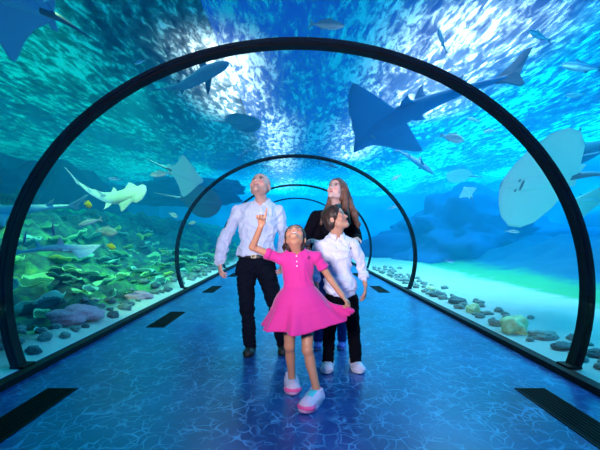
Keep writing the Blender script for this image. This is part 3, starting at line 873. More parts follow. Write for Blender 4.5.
# trousers
S = Sdf(.0048)
R0 = np.eye(3)
S.ell(J['pelvis'], (.172 * g, .125 * g, .13), None, .03)
for l in legs: add_leg(S, l[0], l[1], V3(l[2]) + np.array([0, 0, -.005]), g, .012, .04, r=(.082, .055, .052, .041), calf=False)
S.cut(at(256, 253.5, 3.95), (0, 0, 1)); S.cut((0, 0, .045), (0, 0, -1))
tr_, me, P = garment('trousers', S, M_DENIM, man, .009, 12, (1, 1, 1.2), seed=5); bv = bvh_of(me, P)
# belt
def belt(c, rx, ry, h, m, parent):
    m_ = MB(); n = 48; vs = []; fs = []
    for k in range(n):
        a = 2 * PI * k / n
        for rr, zz in ((0, -h), (.005, -h), (.005, h), (0, h)): vs.append((c[0] + math.cos(a) * (rx + rr), c[1] + math.sin(a) * (ry + rr), c[2] + zz))
    for k in range(n):
        for j in range(4): fs.append((k*4 + j, k*4 + (j+1) % 4, ((k+1) % n)*4 + (j+1) % 4, ((k+1) % n)*4 + j))
    m_.add(vs, fs); return m_.build('belt', m, parent, smooth=False)
bc = at(256.3, 255.5, 3.955)
bl = belt(bc, .178, .132, .017, M_LEATHER, man)
m_ = MB(); x_, y_, z_ = bc.x - .012, bc.y - .138, bc.z
for lo, hi in (((-.024, -.006, -.018), (-.018, 0, .018)), ((.018, -.006, -.018), (.024, 0, .018)), ((-.018, -.006, .012), (.018, 0, .018)), ((-.018, -.006, -.018), (.018, 0, -.012)), ((-.002, -.008, -.002), (.022, -.004, .002))):
    m_.box((x_ + lo[0], y_ + lo[1], z_ + lo[2]), (x_ + hi[0], y_ + hi[1], z_ + hi[2]))
bk = m_.build('buckle', M_BUCKLE, bl)
objs2 = [tr_, bl]
for l, toe in zip(legs, (at(246.5, 358, 3.80), at(283, 356, 3.86))):
    s_ = make_shoe('shoe', l[2], toe, .285, man, lambda L: np.tile((.010, .009, .011), (len(L), 1)) * (1 + .3 * vnoise(L * 12)[:, None]), M_SOLEB, M_LACEB, .08, width=1.1)
    objs2.append(s_)
local(man, objs2)

# ------------------------------------------------------------------ woman
e = empty('person', at(331, 350, 4.10), 'woman with long brown hair in a black top, gazing up behind the boy', 'person'); e.location.z = 0
mom = e
Y = 4.08
J = dict(neck=at(336, 210, Y), chest=at(334, 230, Y), waist=at(333, 250, Y), pelvis=at(332, 266, Y), shL=at(315.5, 217, Y), shR=at(350.5, 218, Y))
arms = [(J['shL'], at(305, 239, 3.98), at(310, 241, 3.74)), (J['shR'], at(357, 239, 3.94), at(357, 239.5, 3.68))]
legs = [(at(324, 274, Y), at(321, 308, 4.05), at(318, 339, 4.18)), (at(341, 274, Y), at(342, 308, 4.05), at(342, 339, 4.18))]
hm = head_matrix(at(337, 191, 4.0), (-.50, -.70, .48), -.02, .245)
g = .93
S = Sdf(.0042)
add_torso(S, J, g, 0, 1)
for a in arms: add_arm(S, *a, g)
add_hand(S, arms[0][2], at(317.5, 239, 3.58) - arms[0][2], (0, -.25, -1), .165, -1, (.30, .34, .38, .4), (.5, .2))
add_hand(S, arms[1][2], at(353, 238.5, 3.53) - arms[1][2], (0, -.25, -1), .165, 1, (.30, .34, .38, .4), (.5, .2))
for l, toe in zip(legs, (at(317, 350, 4.05), at(340, 350, 4.05))):
    add_leg(S, *l, g); add_foot(S, l[2], toe, g)
S.cone(V3(J['neck']) - np.array([0, 0, .05]), hm['w']((0, -.10, .30)), .047, .043, .03)
S.cone(V3(J['neck']) - np.array([0, .01, .02]), hm['w']((0, .03, .18)), .036, .034, .02)
add_head(S, hm, .92)
b = body_object(S, hm, mom, (.80, .48, .42), (.58, .14, .18)); 
S = Sdf(.0048)
add_torso(S, J, g, .013, 1)
for a in arms: add_arm(S, *a, g, .013, .9)
S.cone(V3(J['shL']) + np.array([.03, .02, -.05]), at(313, 246, Y), .06, .075, .03); S.cone(V3(J['shR']) + np.array([-.03, .02, -.05]), at(351, 246, Y), .06, .075, .03)
S.cone(V3(J['neck']) + np.array([0, 0, -.03]), V3(J['neck']) + np.array([0, -.02, .12]), .055, .075, .01, '-')
S.cone(V3(J['neck']) + np.array([0.0, -.10, -.10]), V3(J['neck']) + np.array([0, -.08, .03]), .018, .07, .01, '-')
S.cut(at(332, 268, Y), (0, 0, -1))
tp, me, P = garment('top', S, M_BLACKTOP, mom, .004, 9, seed=11)
S = Sdf(.005); S.ell(J['pelvis'], (.158, .115, .13), None, .03)
for l in legs: add_leg(S, *l, g, .008, .04, r=(.086, .060, .058, .044), calf=False)
S.cut(at(332, 258, Y), (0, 0, 1)); S.cut((0, 0, .06), (0, 0, -1))
tj, _, _ = garment('jeans', S, M_BLUEJ, mom, .004, 12, seed=12)
# long hair
S = Sdf(.0045); hair_cap(S, hm, .035, (0, .58, .38), (.37, .45, .47))
w = hm['w']
S.chain([w((-.33, -.05, .60)), at(348, 200, 4.06), at(354, 213, 4.02), at(357.5, 224, 3.97), at(358, 230, 3.96)], [.035, .040, .036, .026, .010], .02)
S.chain([w((-.20, -.30, .55)), at(347, 204, 4.12), at(351, 216, 4.08), at(353, 228, 3.97)], [.05, .045, .036, .014], .02)
S.chain([w((-.34, .02, .52)), at(345.5, 203, 3.98), at(347, 214, 3.93), at(350, 224, 3.92)], [.020, .030, .026, .010], .015)
S.chain([w((0, -.36, .50)), at(340, 206, 4.16), at(338, 220, 4.19)], [.06, .05, .03], .02)
S.chain([w((.30, -.12, .50)), at(329, 205, 4.04), at(324, 214, 3.97), at(321, 224, 3.93)], [.035, .026, .024, .012], .02)
hr = hair_object(S, mom, (.22, .095, .062), (.07, .028, .02), .005, (55, 55, 7), 3)
oo = [b, tp, tj, hr]
for l, toe in zip(legs, (at(317, 351, 4.03), at(340, 350.5, 4.05))):
    oo.append(make_shoe('shoe', l[2], toe, .245, mom, lambda L: np.where(L[:, 0:1] > .6, np.array((.24, .12, .60)), np.array((.16, .12, .45))), M_SOLEP, M_LACEW))
local(mom, oo)

# ------------------------------------------------------------------ boy
Y = 3.46
e = empty('person', at(341, 370, Y), 'short-haired boy in white shirt and black trousers, face turned up to the right', 'person'); e.location.z = 0
boy = e
J = dict(neck=at(336.5, 236, Y), chest=at(337, 258, Y), waist=at(339, 277, Y), pelvis=at(341, 291, Y), shL=at(319, 246, Y), shR=at(354.5, 245.5, Y))
arms = [(J['shL'], at(313.5, 268, 3.49), at(317, 287, 3.40)), (J['shR'], at(362, 267, 3.49), at(365.5, 286, 3.41))]
legs = [(at(333, 299, Y), at(329.5, 329, 3.44), at(328, 361, 3.50)), (at(350, 299, Y), at(353.5, 329, 3.44), at(356, 361, 3.50))]
hm = head_matrix(at(335, 219, 3.42), (.80, -.30, .42), -.06, .222)
g = .70
S = Sdf(.004)
add_torso(S, J, g)
for a in arms: add_arm(S, *a, g, k=.012, r=(.038, .036, .038, .027))
add_hand(S, arms[1][2], at(365, 304, 3.36) - arms[1][2], (-.9, .3, 0), .150, 1, (.35, .4, .45, .5), (.35, .3))
add_hand(S, arms[0][2], (0.02, -.1, -1), (.9, .3, 0), .150, -1, (.35, .4, .45, .5), (.35, .3))
for l, toe in zip(legs, (at(326, 374, 3.36), at(360, 373, 3.36))):
    add_leg(S, *l, g); add_foot(S, l[2], toe, g)
S.cone(V3(J['neck']) - np.array([0, 0, .04]), hm['w']((0, -.12, .32)), .043, .045, .02)
S.cone(V3(J['neck']) - np.array([0, .0, .01]), hm['w']((0, .08, .17)), .038, .038, .02)
add_head(S, hm, .95)
b = body_object(S, hm, boy, (.56, .27, .18), (.44, .12, .11))
S = Sdf(.0042)
add_torso(S, J, g, .013, 0, .008)
S.ell((V3(J['waist']) * .45 + V3(J['pelvis']) * .55), (.126, .10, .10), None, .05)
for i, a in enumerate(arms): add_arm(S, *a, g, .013, .55 if i else .6, .014, r=(.044, .041, .040, .03))
S.cone(V3(J['neck']) + np.array([0, 0, -.022]), V3(J['neck']) + np.array([.01, -.03, .10]), .045, .055, .01, '-')
S.cone(V3(J['neck']) + np.array([.004, -.072, -.045]), V3(J['neck']) + np.array([.006, -.07, .04]), .008, .040, .01, '-')
S.ell(at(341, 308, Y - .05), (.15, .20, .10), None, .006, '-')
S.cut(at(341, 297, Y), (0, 0, -1))
sh, me, P = garment('shirt', S, M_WSHIRT2, boy, .010, 11, (1.1, 1, .7), seed=21); bv = bvh_of(me, P)
cl = ribbon_collar('collar', V3(J['neck']) + np.array([.003, -.006, .010]), (.05, -.2, 1), (.15, -1, 0), .052, .034, .30, M_WSHIRT2, sh, .022, .035, thick=.003)
for a, fr in zip(arms, (.6, .55)):
    e_ = V3(a[1]); c_ = V3(a[2]); q = [e_ + (c_ - e_) * f for f in (fr - .17, fr - .10, fr + .04, fr + .06)]
    m_ = MB(); m_.tube(q, [.046, .048, .047, .043], 20); m_.build('rolled_cuff', M_WSHIRT2, sh, smooth=True)
m_ = MB(); pts = []
for py in range(243, 293, 3):
    p, nn = on_surface(bv, 340 + (py - 243) * .03, py, 3.36); pts.append(p)
vs = []; fs = []
for p in pts: vs += [p + Vector((-.013, -.002, 0)), p + Vector((.013, -.002, 0)), p + Vector((.013, .004, 0)), p + Vector((-.013, .004, 0))]
for k in range(len(pts) - 1):
    for j in range(4): fs.append((k*4 + j, k*4 + (j+1) % 4, (k+1)*4 + (j+1) % 4, (k+1)*4 + j))
m_.add(vs, fs); m_.build('placket', M_WSHIRT2, sh)
for py in (247, 256, 265, 274, 283):
    p, nn = on_surface(bv, 340 + (py - 243) * .03, py, 3.36); disc('button', p + Vector((0, -.004, 0)), (0, -1, 0), .005, .002, M_BUTTON, sh)
p, nn = on_surface(bv, 350.5, 248.5, 3.36); em = emblem(p + Vector((0, -.002, 0)), (0, -1, 0), .024, M_NAVYTHREAD, sh)
S = Sdf(.0042); S.ell(J['pelvis'], (.104, .080, .10), None, .03)
for l in legs: add_leg(S, *l, g, .008, .025, r=(.090, .068, .066, .060), calf=False)
S.cut(at(341, 286, Y), (0, 0, 1)); S.cut((0, 0, .055), (0, 0, -1))
tj, _, _ = garment('trousers', S, M_BLACKT, boy, .004, 14, (1, 1, 1.2), seed=22)
S = Sdf(.004); hair_cap(S, hm, .045, (0, .58, .36), (.42, .49, .47))
w = hm['w']; H = hm['H']
for s in (-1, 1):
    S.ell(w((s * .33, .16, .60)), (.045 * H, .07 * H, .14 * H), hm['R'], .008)
S.chain([w((.22, .30, .92)), w((-.05, .36, .90)), w((-.24, .30, .80))], [.012, .014, .010], .02)
S.ell(w((0, -.36, .30)), (.20 * H, .10 * H, .16 * H), hm['R'], .02)
hr = hair_object(S, boy, (.040, .016, .012), (.012, .006, .005), .003, (70, 40, 30), 5)
oo = [b, sh, tj, hr]
for l, toe in zip(legs, (at(326, 374.5, 3.36), at(360.5, 374, 3.36))):
    oo.append(make_shoe('shoe', l[2], toe, .245, boy, lambda L: np.tile((.66, .60, .74), (len(L), 1)) * np.where((np.abs(L[:, 1:2]) > .10) & (L[:, 0:1] > .3) & (L[:, 0:1] < .5), .8, 1.0), M_SOLEW, M_LACEW, .03, width=1.35))
local(boy, oo)

# ------------------------------------------------------------------ girl
Y = 2.90
e = empty('person', at(299, 396, Y), 'small girl in a hot pink polo dress pointing one finger upward', 'person'); e.location.z = 0
girl = e
J = dict(neck=at(297.5, 251, Y), chest=at(298, 270, Y), waist=at(299, 290, Y), pelvis=at(299, 306, Y), shL=at(280, 259, Y), shR=at(317, 257, Y))
arms = [(J['shL'], at(252.5, 247, 2.84), at(261, 226, 2.74)), (J['shR'], at(330, 279, 2.92), at(342.5, 296, 2.84))]
legs = [(at(290, 318, 2.93), at(289.5, 346, 2.96), at(292, 378.5, 3.03)), (at(307, 318, 2.92), at(307.5, 350, 2.84), at(316.5, 389, 2.80))]
hm = head_matrix(at(295, 239, 2.88), (-.05, -.42, .90), .05, .216)
g = .60
S = Sdf(.0036)
add_torso(S, J, g)
for a in arms: add_arm(S, *a, g, k=.010, r=(.050, .042, .042, .032))
add_hand(S, arms[0][2], at(263.3, 205, 2.70) - arms[0][2], (-.35, -1, 0), .145, 1, (0.02, 1.45, 1.5, 1.5), (.25, 1.3), .003)
add_hand(S, arms[1][2], at(349, 304, 2.80) - arms[1][2], (-.4, .1, -.8), .130, 1, (.75, .8, .85, .85), (.3, .9), .003)
for l, toe in zip(legs, (at(292, 396, 2.91), at(305, 413, 2.64))):
    add_leg(S, *l, g, k=.015, r=(.090, .064, .060, .046)); add_foot(S, l[2], toe, g)
    S.ell(V3(l[1]) + np.array([0, -.012, 0]), (.031, .030, .034), None, .02)
S.cone(V3(J['neck']) - np.array([0, 0, .03]), hm['w']((0, -.12, .28)), .038, .040, .02)
S.cone(V3(J['neck']) - np.array([0, .01, .01]), hm['w']((0, .10, .15)), .034, .034, .02)
add_head(S, hm, .98, 1.2)
b = body_object(S, hm, girl, (.50, .225, .14), (.55, .10, .12), teeth=1)
# dress: bodice with short sleeves
S = Sdf(.004)
add_torso(S, J, g, .013, 0, .018)
S.ell((V3(J['waist']) * .3 + V3(J['pelvis']) * .7), (.128, .100, .10), None, .05)
for a in arms: 
    a0, b0 = V3(a[0]), V3(a[1]); S.cone(a0, a0 + (b0 - a0) * .42, .039, .041, .014)
    S.cut(a0 + (b0 - a0) * .45, b0 - a0) if False else None
S.cone(V3(J['neck']) + np.array([0, 0, -.018]), V3(J['neck']) + np.array([0, -.01, .10]), .042, .052, .008, '-')
S.cone(V3(J['neck']) + np.array([0, -.060, -.030]), V3(J['neck']) + np.array([0, -.06, .03]), .005, .028, .008, '-')
S.cut(at(299, 299, Y), (0, 0, -1))
dr, me, P = garment('polo_dress', S, M_PINK, girl, .005, 10, seed=31); bv = bvh_of(me, P)
cl = ribbon_collar('collar', V3(J['neck']) + np.array([0, -.004, .004]), (0, -.15, 1), (0, -1, 0), .049, .028, .25, M_PINK, dr, .020, .025, thick=.003)
for i, a in enumerate(arms):
    a0, b0 = V3(a[0]), V3(a[1]); m_ = MB(); q = [a0 + (b0 - a0) * f for f in (.40, .50, .52)]
    m_.tube(q, [.044, .044, .041], 22); m_.build('sleeve_band', M_PINK, dr, smooth=True)
for px, py in ((296.5, 256), (296.8, 261.5), (297, 266)):
    p, nn = on_surface(bv, px, py, 2.78); disc('button', p + Vector((0, -.001, 0)), (0, -1, 0), .0052, .002, M_BUTTON, dr)
p, nn = on_surface(bv, 308.5, 258, 2.78); emblem(p + Vector((0, -.002, 0)), (0, -1, 0), .021, M_NAVYTHREAD, dr)
# flared skirt, its right side lifted by the hand
nu, nv = 144, 26; vs = []; fs = []
wc = at(299.5, 301, Y); hand = V3(at(347.5, 303.5, 2.79)); tip = V3(at(352, 315, 2.80))
for j in range(nv + 1):
    v = j / nv
    for i in range(nu):
        a = 2 * PI * i / nu; ca, sa = math.cos(a), math.sin(a)
        top = np.array([wc.x - .004 + .098 * ca, wc.y + .080 * sa, wc.z + .115 + .01 * max(0, ca) ** 3])
        fold = 1 + v ** 1.5 * ((.11 * math.sin(7 * a + .6)) + .06 * math.sin(11 * a + 2.0) + .03 * math.sin(17 * a))
        hem = np.array([wc.x + .255 * ca * fold, wc.y + .200 * sa * fold, .503 + .006 * math.sin(5 * a)])
        vr = v ** .9; P_ = np.array([top[0] + (hem[0] - top[0]) * vr, top[1] + (hem[1] - top[1]) * vr, top[2] + (hem[2] - top[2]) * v])
        P_ = P_ + np.array([ca, sa, 0]) * (.022 * math.sin(PI * min(1, v * 1.6)) + .010 * max(0, min(1, (v - .52) * 18)))
        d = (a + PI) % (2 * PI) - PI; d = d - (-.05)
        w_ = math.exp(-(d / .62) ** 2) * v ** 1.15
        w2 = math.exp(-((d + .75) / .5) ** 2) * v
        tgt = top + (tip - top) * v
        tgt = tgt + (hand - (top + (tip - top) * .82)) * math.exp(-((v - .84) / .26) ** 2) * math.exp(-(d / .4) ** 2)
        tgt = tgt + np.array([0, .012 * math.sin(40 * d), .010 * math.sin(26 * d)]) * v
        P_ = P_ * (1 - w_) + tgt * w_ + np.array([.03, 0, .03]) * w2
        vs.append(P_)
for j in range(nv):
    for i in range(nu): fs.append((j*nu + i, j*nu + (i+1) % nu, (j+1)*nu + (i+1) % nu, (j+1)*nu + i))
sk = link('skirt', pydata('skirt', vs, fs), M_PINK, dr); q = sk.modifiers.new('thick', 'SOLIDIFY'); q.thickness = .003; q.offset = 0
# hair
S = Sdf(.004); hair_cap(S, hm, .035, (0, .60, .40), (.37, .47, .47)); w = hm['w']; H = hm['H']
S.chain([w((-.30, -.12, .45)), at(307, 244, 2.93), at(309, 251, 2.95), at(306, 254, 2.92)], [.022, .018, .014, .006], .012)
S.chain([w((.30, -.10, .42)), at(284, 247, 2.94), at(284.5, 253, 2.93)], [.016, .012, .006], .012)
S.chain([w((0, -.34, .40)), at(297, 252, 3.0), at(298, 262, 3.03)], [.045, .04, .02], .02)
hr = hair_object(S, girl, (.060, .022, .018), (.02, .008, .008), .0035, (60, 60, 15), 7)
def girl_cols(L):
    x, y, z = L[:, 0:1], L[:, 1:2], L[:, 2:3]
    c = np.tile(np.array((.60, .46, .66)), (len(L), 1)); pk = np.array((.85, .10, .34)); tq = np.array((.06, .50, .62)); gr = np.array((.38, .36, .50))
    c = np.where((x > .66) & (z < .19), pk, c)
    c = np.where((x < .12), pk, c)
    c = np.where((np.abs(y) > .13) & (x > .28) & (x < .62) & (z < .22), gr, c)
    c = np.where((np.abs(y) < .11) & (x > .32) & (x < .66) & (z > .17), tq, c)
    return c
oo = [b, dr, hr]
for l, toe in zip(legs, (at(293, 395.5, 2.91), at(302, 413, 2.62))):
    oo.append(make_shoe('shoe', l[2], toe, .262, girl, girl_cols, M_SOLEP, M_LACET, .02, width=1.42))
local(girl, oo)
# ================================================================== sea life
def skinmat(name, back, belly, rough=0.45, spots=None, axis=2):
    """darker back, paler belly, split along the animal's own up axis stored in its painted colours"""
    m, t, out = nt(name); p = N(t, 'ShaderNodeBsdfPrincipled', Roughness=rough); p.inputs['Specular IOR Level'].default_value = 0.15
    a = N(t, 'ShaderNodeAttribute', _attribute_name='Col'); sp = N(t, 'ShaderNodeSeparateColor'); t.links.new(a.outputs['Color'], sp.inputs[0])
    nz = N(t, 'ShaderNodeTexNoise', Scale=9.0, Detail=4.0); t.links.new(coords(t), nz.inputs['Vector'])
    ad = N(t, 'ShaderNodeMath', _operation='MULTIPLY_ADD'); t.links.new(nz.outputs['Fac'], ad.inputs[0]); ad.inputs[1].default_value = .3; t.links.new(sp.outputs[0], ad.inputs[2])
    c = ramp(t, ad.outputs[0], [(0.45, belly), (0.75, back)])
    if spots:
        vo = N(t, 'ShaderNodeTexVoronoi', Scale=26.0); t.links.new(coords(t), vo.inputs['Vector'])
        f = ramp(t, vo.outputs['Distance'], [(0.18, (1, 1, 1)), (0.3, (0, 0, 0))])
        mc = N(t, 'ShaderNodeMix', _data_type='RGBA'); t.links.new(f, mc.inputs[0]); t.links.new(c, mc.inputs[6]); mc.inputs[7].default_value = (*spots, 1); c = mc.outputs[2]
    t.links.new(c, p.inputs['Base Color']); t.links.new(p.outputs[0], out.inputs['Surface'])
    return m
M_RAY = skinmat('ray_skin', (0.06, 0.28, 0.50), (0.18, 0.58, 0.95), rough=.7)
M_RAYPALE = skinmat('pale_ray_skin', (0.25, 0.60, 0.66), (0.45, 0.88, 0.90), rough=.7)
M_RAYDIM = skinmat('dim_ray_skin', (0.05, 0.14, 0.24), (0.10, 0.26, 0.36))
M_SHARK = skinmat('shark_skin', (0.035, 0.08, 0.16), (0.10, 0.25, 0.42))
M_WEDGE = skinmat('wedgefish_skin', (0.04, 0.12, 0.28), (0.03, 0.20, 0.50), rough=.7)
M_SPOT = skinmat('spotted_skin', (0.46, 0.72, 0.70), (0.55, 0.78, 0.74), spots=(0.75, 0.9, 0.85))
M_SILV = skinmat('silver_scales', (0.20, 0.36, 0.42), (0.62, 0.75, 0.75), rough=0.3)
M_NAVYF = skinmat('dark_blue_scales', (0.03, 0.10, 0.25), (0.35, 0.60, 0.75), rough=0.35)
M_YEL = skinmat('yellow_scales', (0.55, 0.55, 0.05), (0.80, 0.80, 0.20), rough=0.4)
M_EYE = mat('dark_eye', (0.004, 0.004, 0.006), rough=0.15)
M_SLIT = mat('dark_slit', (0.16, 0.36, 0.42), rough=0.7)

class Creature:
    """an animal lofted along a curved spine in the world"""
    def __init__(s, name, pts, lat, label, cat, group=None):
        s.pts = [Vector(p) for p in pts]; c = sum(s.pts, Vector()) / len(s.pts)
        s.e = empty(name, c, label, cat, group); s.c = c
        F = (s.pts[0] - s.pts[-1]).normalized()
        if isinstance(lat, (int, float)):          # how far the back is turned away from the tunnel
            vd = (c - Vector((0, 0, CAMZ))).normalized(); up = vd * lat + Vector((0, 0, 1)) * (1 - lat); lat = up.cross(F)
        s.lat0 = Vector(lat).normalized()
        if F.cross(s.lat0).z > 0: s.lat0 = -s.lat0
        seg = [(s.pts[i + 1] - s.pts[i]).length for i in range(len(s.pts) - 1)]; s.L = sum(seg); s.seg = seg
    def at(s, t):
        """point, forward (to the snout), lateral, up at t (0 snout, 1 tail)"""
        n = len(s.pts) - 1; d = max(0, min(1, t)) * s.L; i = 0
        while i < n - 1 and d > s.seg[i]: d -= s.seg[i]; i += 1
        u = d / s.seg[i]
        P = [s.pts[max(0, i - 1)], s.pts[i], s.pts[i + 1], s.pts[min(n, i + 2)]]
        if i == 0: P[0] = P[1] * 2 - P[2]
        if i + 2 > n: P[3] = P[2] * 2 - P[1]
        q = 0.5 * ((2 * P[1]) + (P[2] - P[0]) * u + (2 * P[0] - 5 * P[1] + 4 * P[2] - P[3]) * u * u + (3 * P[1] - P[0] - 3 * P[2] + P[3]) * u ** 3)
        f = -0.5 * ((P[2] - P[0]) + 2 * (2 * P[0] - 5 * P[1] + 4 * P[2] - P[3]) * u + 3 * (3 * P[1] - P[0] - 3 * P[2] + P[3]) * u * u)
        f.normalize(); l = (s.lat0 - f * s.lat0.dot(f)).normalized(); return q - s.c, f, l, f.cross(l) * -1
    def loft(s, name, prof, m, lens=1.0, n=28, rows=44, droop=0.0, t0=0.0, t1=1.0, parent=None, flat=1.0):
        """prof: (t, half width, half height) in body lengths"""
        vs = []; col = []
        ts = [p[0] for p in prof]; ws = [p[1] for p in prof]; hs = [p[2] for p in prof]
        for j in range(rows + 1):
            t = t0 + (t1 - t0) * (j / rows); q, f, l, u = s.at(t)
            w = float(np.interp(t, ts, ws)) * s.L; h = float(np.interp(t, ts, hs)) * s.L
            for k in range(n):
                a = 2 * PI * k / n; ca, sa = math.cos(a), math.sin(a)
                z = h * (abs(sa) ** lens) * (1 if sa > 0 else -flat)
                vs.append(q + l * (w * ca) + u * (z - droop * w * ca * ca)); col.append(.5 + .5 * sa)
        fs = [(j*n + k, j*n + (k+1) % n, (j+1)*n + (k+1) % n, (j+1)*n + k) for j in range(rows) for k in range(n)]
        fs += [tuple(range(n))[::-1], tuple(rows*n + k for k in range(n))]
        me = pydata(name, vs, fs); fix_normals(me)
        a = me.color_attributes.new('Col', 'FLOAT_COLOR', 'POINT')
        for i, c in enumerate(col): a.data[i].color = (c, c, c, 1)
        o = link(name, me, m, parent or s.e); return o
    def fin(s, name, t, out, outline, m, side=0.0, th=.006, shade=.6, parent=None):
        """outline: (back along the body, outward) in body lengths; out: ('u'|'d'|'l'|'r') outward direction; side: base offset"""
        q, f, l, u = s.at(t); o = {'u': u, 'd': -u, 'l': l, 'r': -l, 'lu': (l + u * .5).normalized(), 'ru': (u * .5 - l).normalized(), 'ld': (l - u * .6).normalized(), 'rd': (-l - u * .6).normalized()}[out]
        nrm = f.cross(o).normalized(); n = len(outline); cx = sum(p[0] for p in outline) / n; cy = sum(p[1] for p in outline) / n
        vs = []
        for sgn in (-1, 1):
            for (a, b) in outline: vs.append(q + (-f * a + o * (b + side)) * s.L + nrm * sgn * th * s.L * (.18 if b > .01 else 1))
            vs.append(q + (-f * cx + o * (cy + side)) * s.L + nrm * sgn * th * s.L * .8)
        fs = [(k, (k+1) % n, n) for k in range(n)] + [(n + 1 + (k+1) % n, n + 1 + k, 2*n + 1) for k in range(n)]
        fs += [(k, n + 1 + k, n + 1 + (k+1) % n, (k+1) % n) for k in range(n)]
        me = pydata(name, vs, fs, False); fix_normals(me)
        a = me.color_attributes.new('Col', 'FLOAT_COLOR', 'POINT')
        for i in range(len(vs)): a.data[i].color = (shade, shade, shade, 1)
        return link(name, me, m, parent or s.e)
    def blob(s, name, t, lat, up, r, m, sc=(1, 1, 1)):
        q, f, l, u = s.at(t); c = q + l * lat * s.L + u * up * s.L; b = MB(); vs = []; n, k_ = 10, 6
        for j in range(k_ + 1):
            for i in range(n):
                th = PI * j / k_; ph = 2 * PI * i / n
                vs.append(c + (f * math.sin(th) * math.cos(ph) * sc[0] + l * math.sin(th) * math.sin(ph) * sc[1] + u * math.cos(th) * sc[2]) * r * s.L)
        b.add(vs, [(j*n + i, j*n + (i+1) % n, (j+1)*n + (i+1) % n, (j+1)*n + i) for j in range(k_) for i in range(n)])
        return b.build(name, m, s.e, smooth=True)

def smallfish(name, nose, tail, Y, label, m=None, deep=.13, cat='fish', group=None, dY=0.15, up=(0, 0, 1)):
    a, b = at(*nose, Y), at(*tail, Y + dY); f = (a - b).normalized(); lat = f.cross(Vector(up)).normalized()
    mid = (a + b) / 2 + lat * (a - b).length * .02
    c = Creature(name, [a, mid, b], lat, label, cat, group); m = m or M_SILV
    c.loft('body', [(0, .004, .008), (.06, .03, .05), (.2, .055, deep * .85), (.38, .06, deep), (.6, .045, deep * .75), (.8, .02, .035), (.88, .010, .022)], m, n=18, rows=26, t1=.88)
    c.fin('tail_fin', .86, 'u', [(0, -.02), (0, .02), (.06, .06), (.16, .13), (.11, .03), (.10, 0), (.11, -.03), (.16, -.13), (.06, -.06)], m)
    c.fin('dorsal_fin', .34, 'u', [(0, deep * .8), (.06, deep + .075), (.14, deep + .035), (.38, deep * .55 + .03), (.40, deep * .4), (.1, deep * .6)], m)
    c.fin('anal_fin', .55, 'd', [(0, deep * .6), (.05, deep + .03), (.12, deep * .7), (.24, deep * .35), (.1, deep * .4)], m)
    for s_ in ('ld', 'rd'): c.fin('pectoral_fin', .28, s_, [(0, .04), (.05, .055), (.16, .11), (.10, .05)], m)
    for s_ in (-1, 1): c.blob('eye', .09, s_ * .032, .02, .014, M_EYE)
    return c.e

def shark(name, pts, lat, label, m=None, group=None, cat='shark', slim=1.0):
    c = Creature(name, pts, lat, label, cat, group); m = m or M_SHARK
    c.loft('body', [(0, .006, .005), (.04, .035, .02), (.12, .055 * slim, .045), (.3, .070 * slim, .065), (.5, .055 * slim, .055), (.7, .028, .032), (.86, .013, .018), (.92, .008, .014)], m, n=20, rows=36, t1=.93)
    c.fin('dorsal_fin', .36, 'u', [(0, .045), (.07, .13), (.11, .155), (.10, .10), (.13, .05)], m)
    c.fin('dorsal_fin', .70, 'u', [(0, .025), (.035, .06), (.055, .065), (.05, .035), (.065, .02)], m)
    for s_ in ('l', 'r'):
        c.fin('pectoral_fin', .24, s_, [(0, .05), (.07, .15), (.12, .20), (.12, .14), (.10, .06), (.10, .04)], m)
        c.fin('pelvic_fin', .58, s_, [(0, .03), (.05, .075), (.07, .07), (.06, .03)], m)
    c.fin('tail_fin', .88, 'u', [(0, -.01), (0, .012), (.06, .06), (.15, .15), (.17, .145), (.12, .06), (.09, .0), (.12, -.06), (.10, -.065), (.04, -.02)], m)
    for s_ in (-1, 1): c.blob('eye', .07, s_ * .038, .010, .006, M_EYE)
    return c.e

def wedgefish(name, pts, lat, label, m, group=None, disc=1.0, cat='ray', tailm=None, round_head=False, droop=.10):
    """guitarfish build: flat triangular head and wings, long shark-like tail"""
    c = Creature(name, pts, lat, label, cat, group)
    c.loft('body', [(0, .008, .006), (.1, .05, .026), (.25, .075, .048), (.42, .060, .048), (.6, .036, .034), (.8, .018, .020), (.93, .008, .012)], m, n=22, rows=40, t1=.93)
    d = disc
    if round_head: pr = [(0, .02, .006), (.03, .075, .018), (.09, .105, .022), (.135, .085, .022), (.16, .10, .02), (.24, .19 * d, .018), (.275, .20 * d, .014), (.30, .10, .012), (.335, .06, .008)]
    else: pr = [(0, .006, .004), (.04, .035, .014), (.10, .075, .020), (.18, .135 * d, .020), (.27, .205 * d, .018), (.315, .225 * d, .014), (.34, .15 * d, .012), (.37, .07, .008)]
    c.loft('pectoral_disc', pr, m, lens=1.5, n=32, rows=44, t0=0, t1=pr[-1][0], droop=droop)
    for s_ in ('l', 'r'): c.fin('pelvic_fin', .40, s_, [(-.03, .04), (.02, .10), (.07, .125), (.065, .09), (.085, .035)], m, shade=.2)
    c.fin('dorsal_fin', .44, 'u', [(0, .035), (.05, .12), (.085, .15), (.08, .09), (.10, .03)], m, shade=.9)
    c.fin('dorsal_fin', .66, 'u', [(0, .02), (.04, .08), (.07, .105), (.065, .06), (.08, .018)], m, shade=.9)
    c.fin('tail_fin', .89, 'u', [(-.02, -.012), (-.02, .012), (.05, .06), (.13, .14), (.16, .14), (.12, .05), (.10, .0), (.12, -.06), (.10, -.07), (.04, -.03)], tailm or m, shade=.9)
    for s_ in (-1, 1): c.blob('eye', .13, s_ * .060, .030, .005, M_EYE)
    c.blob('mouth', .17, 0, -.030, .03, M_SLIT, (.22, 1, .3))
    return c.e

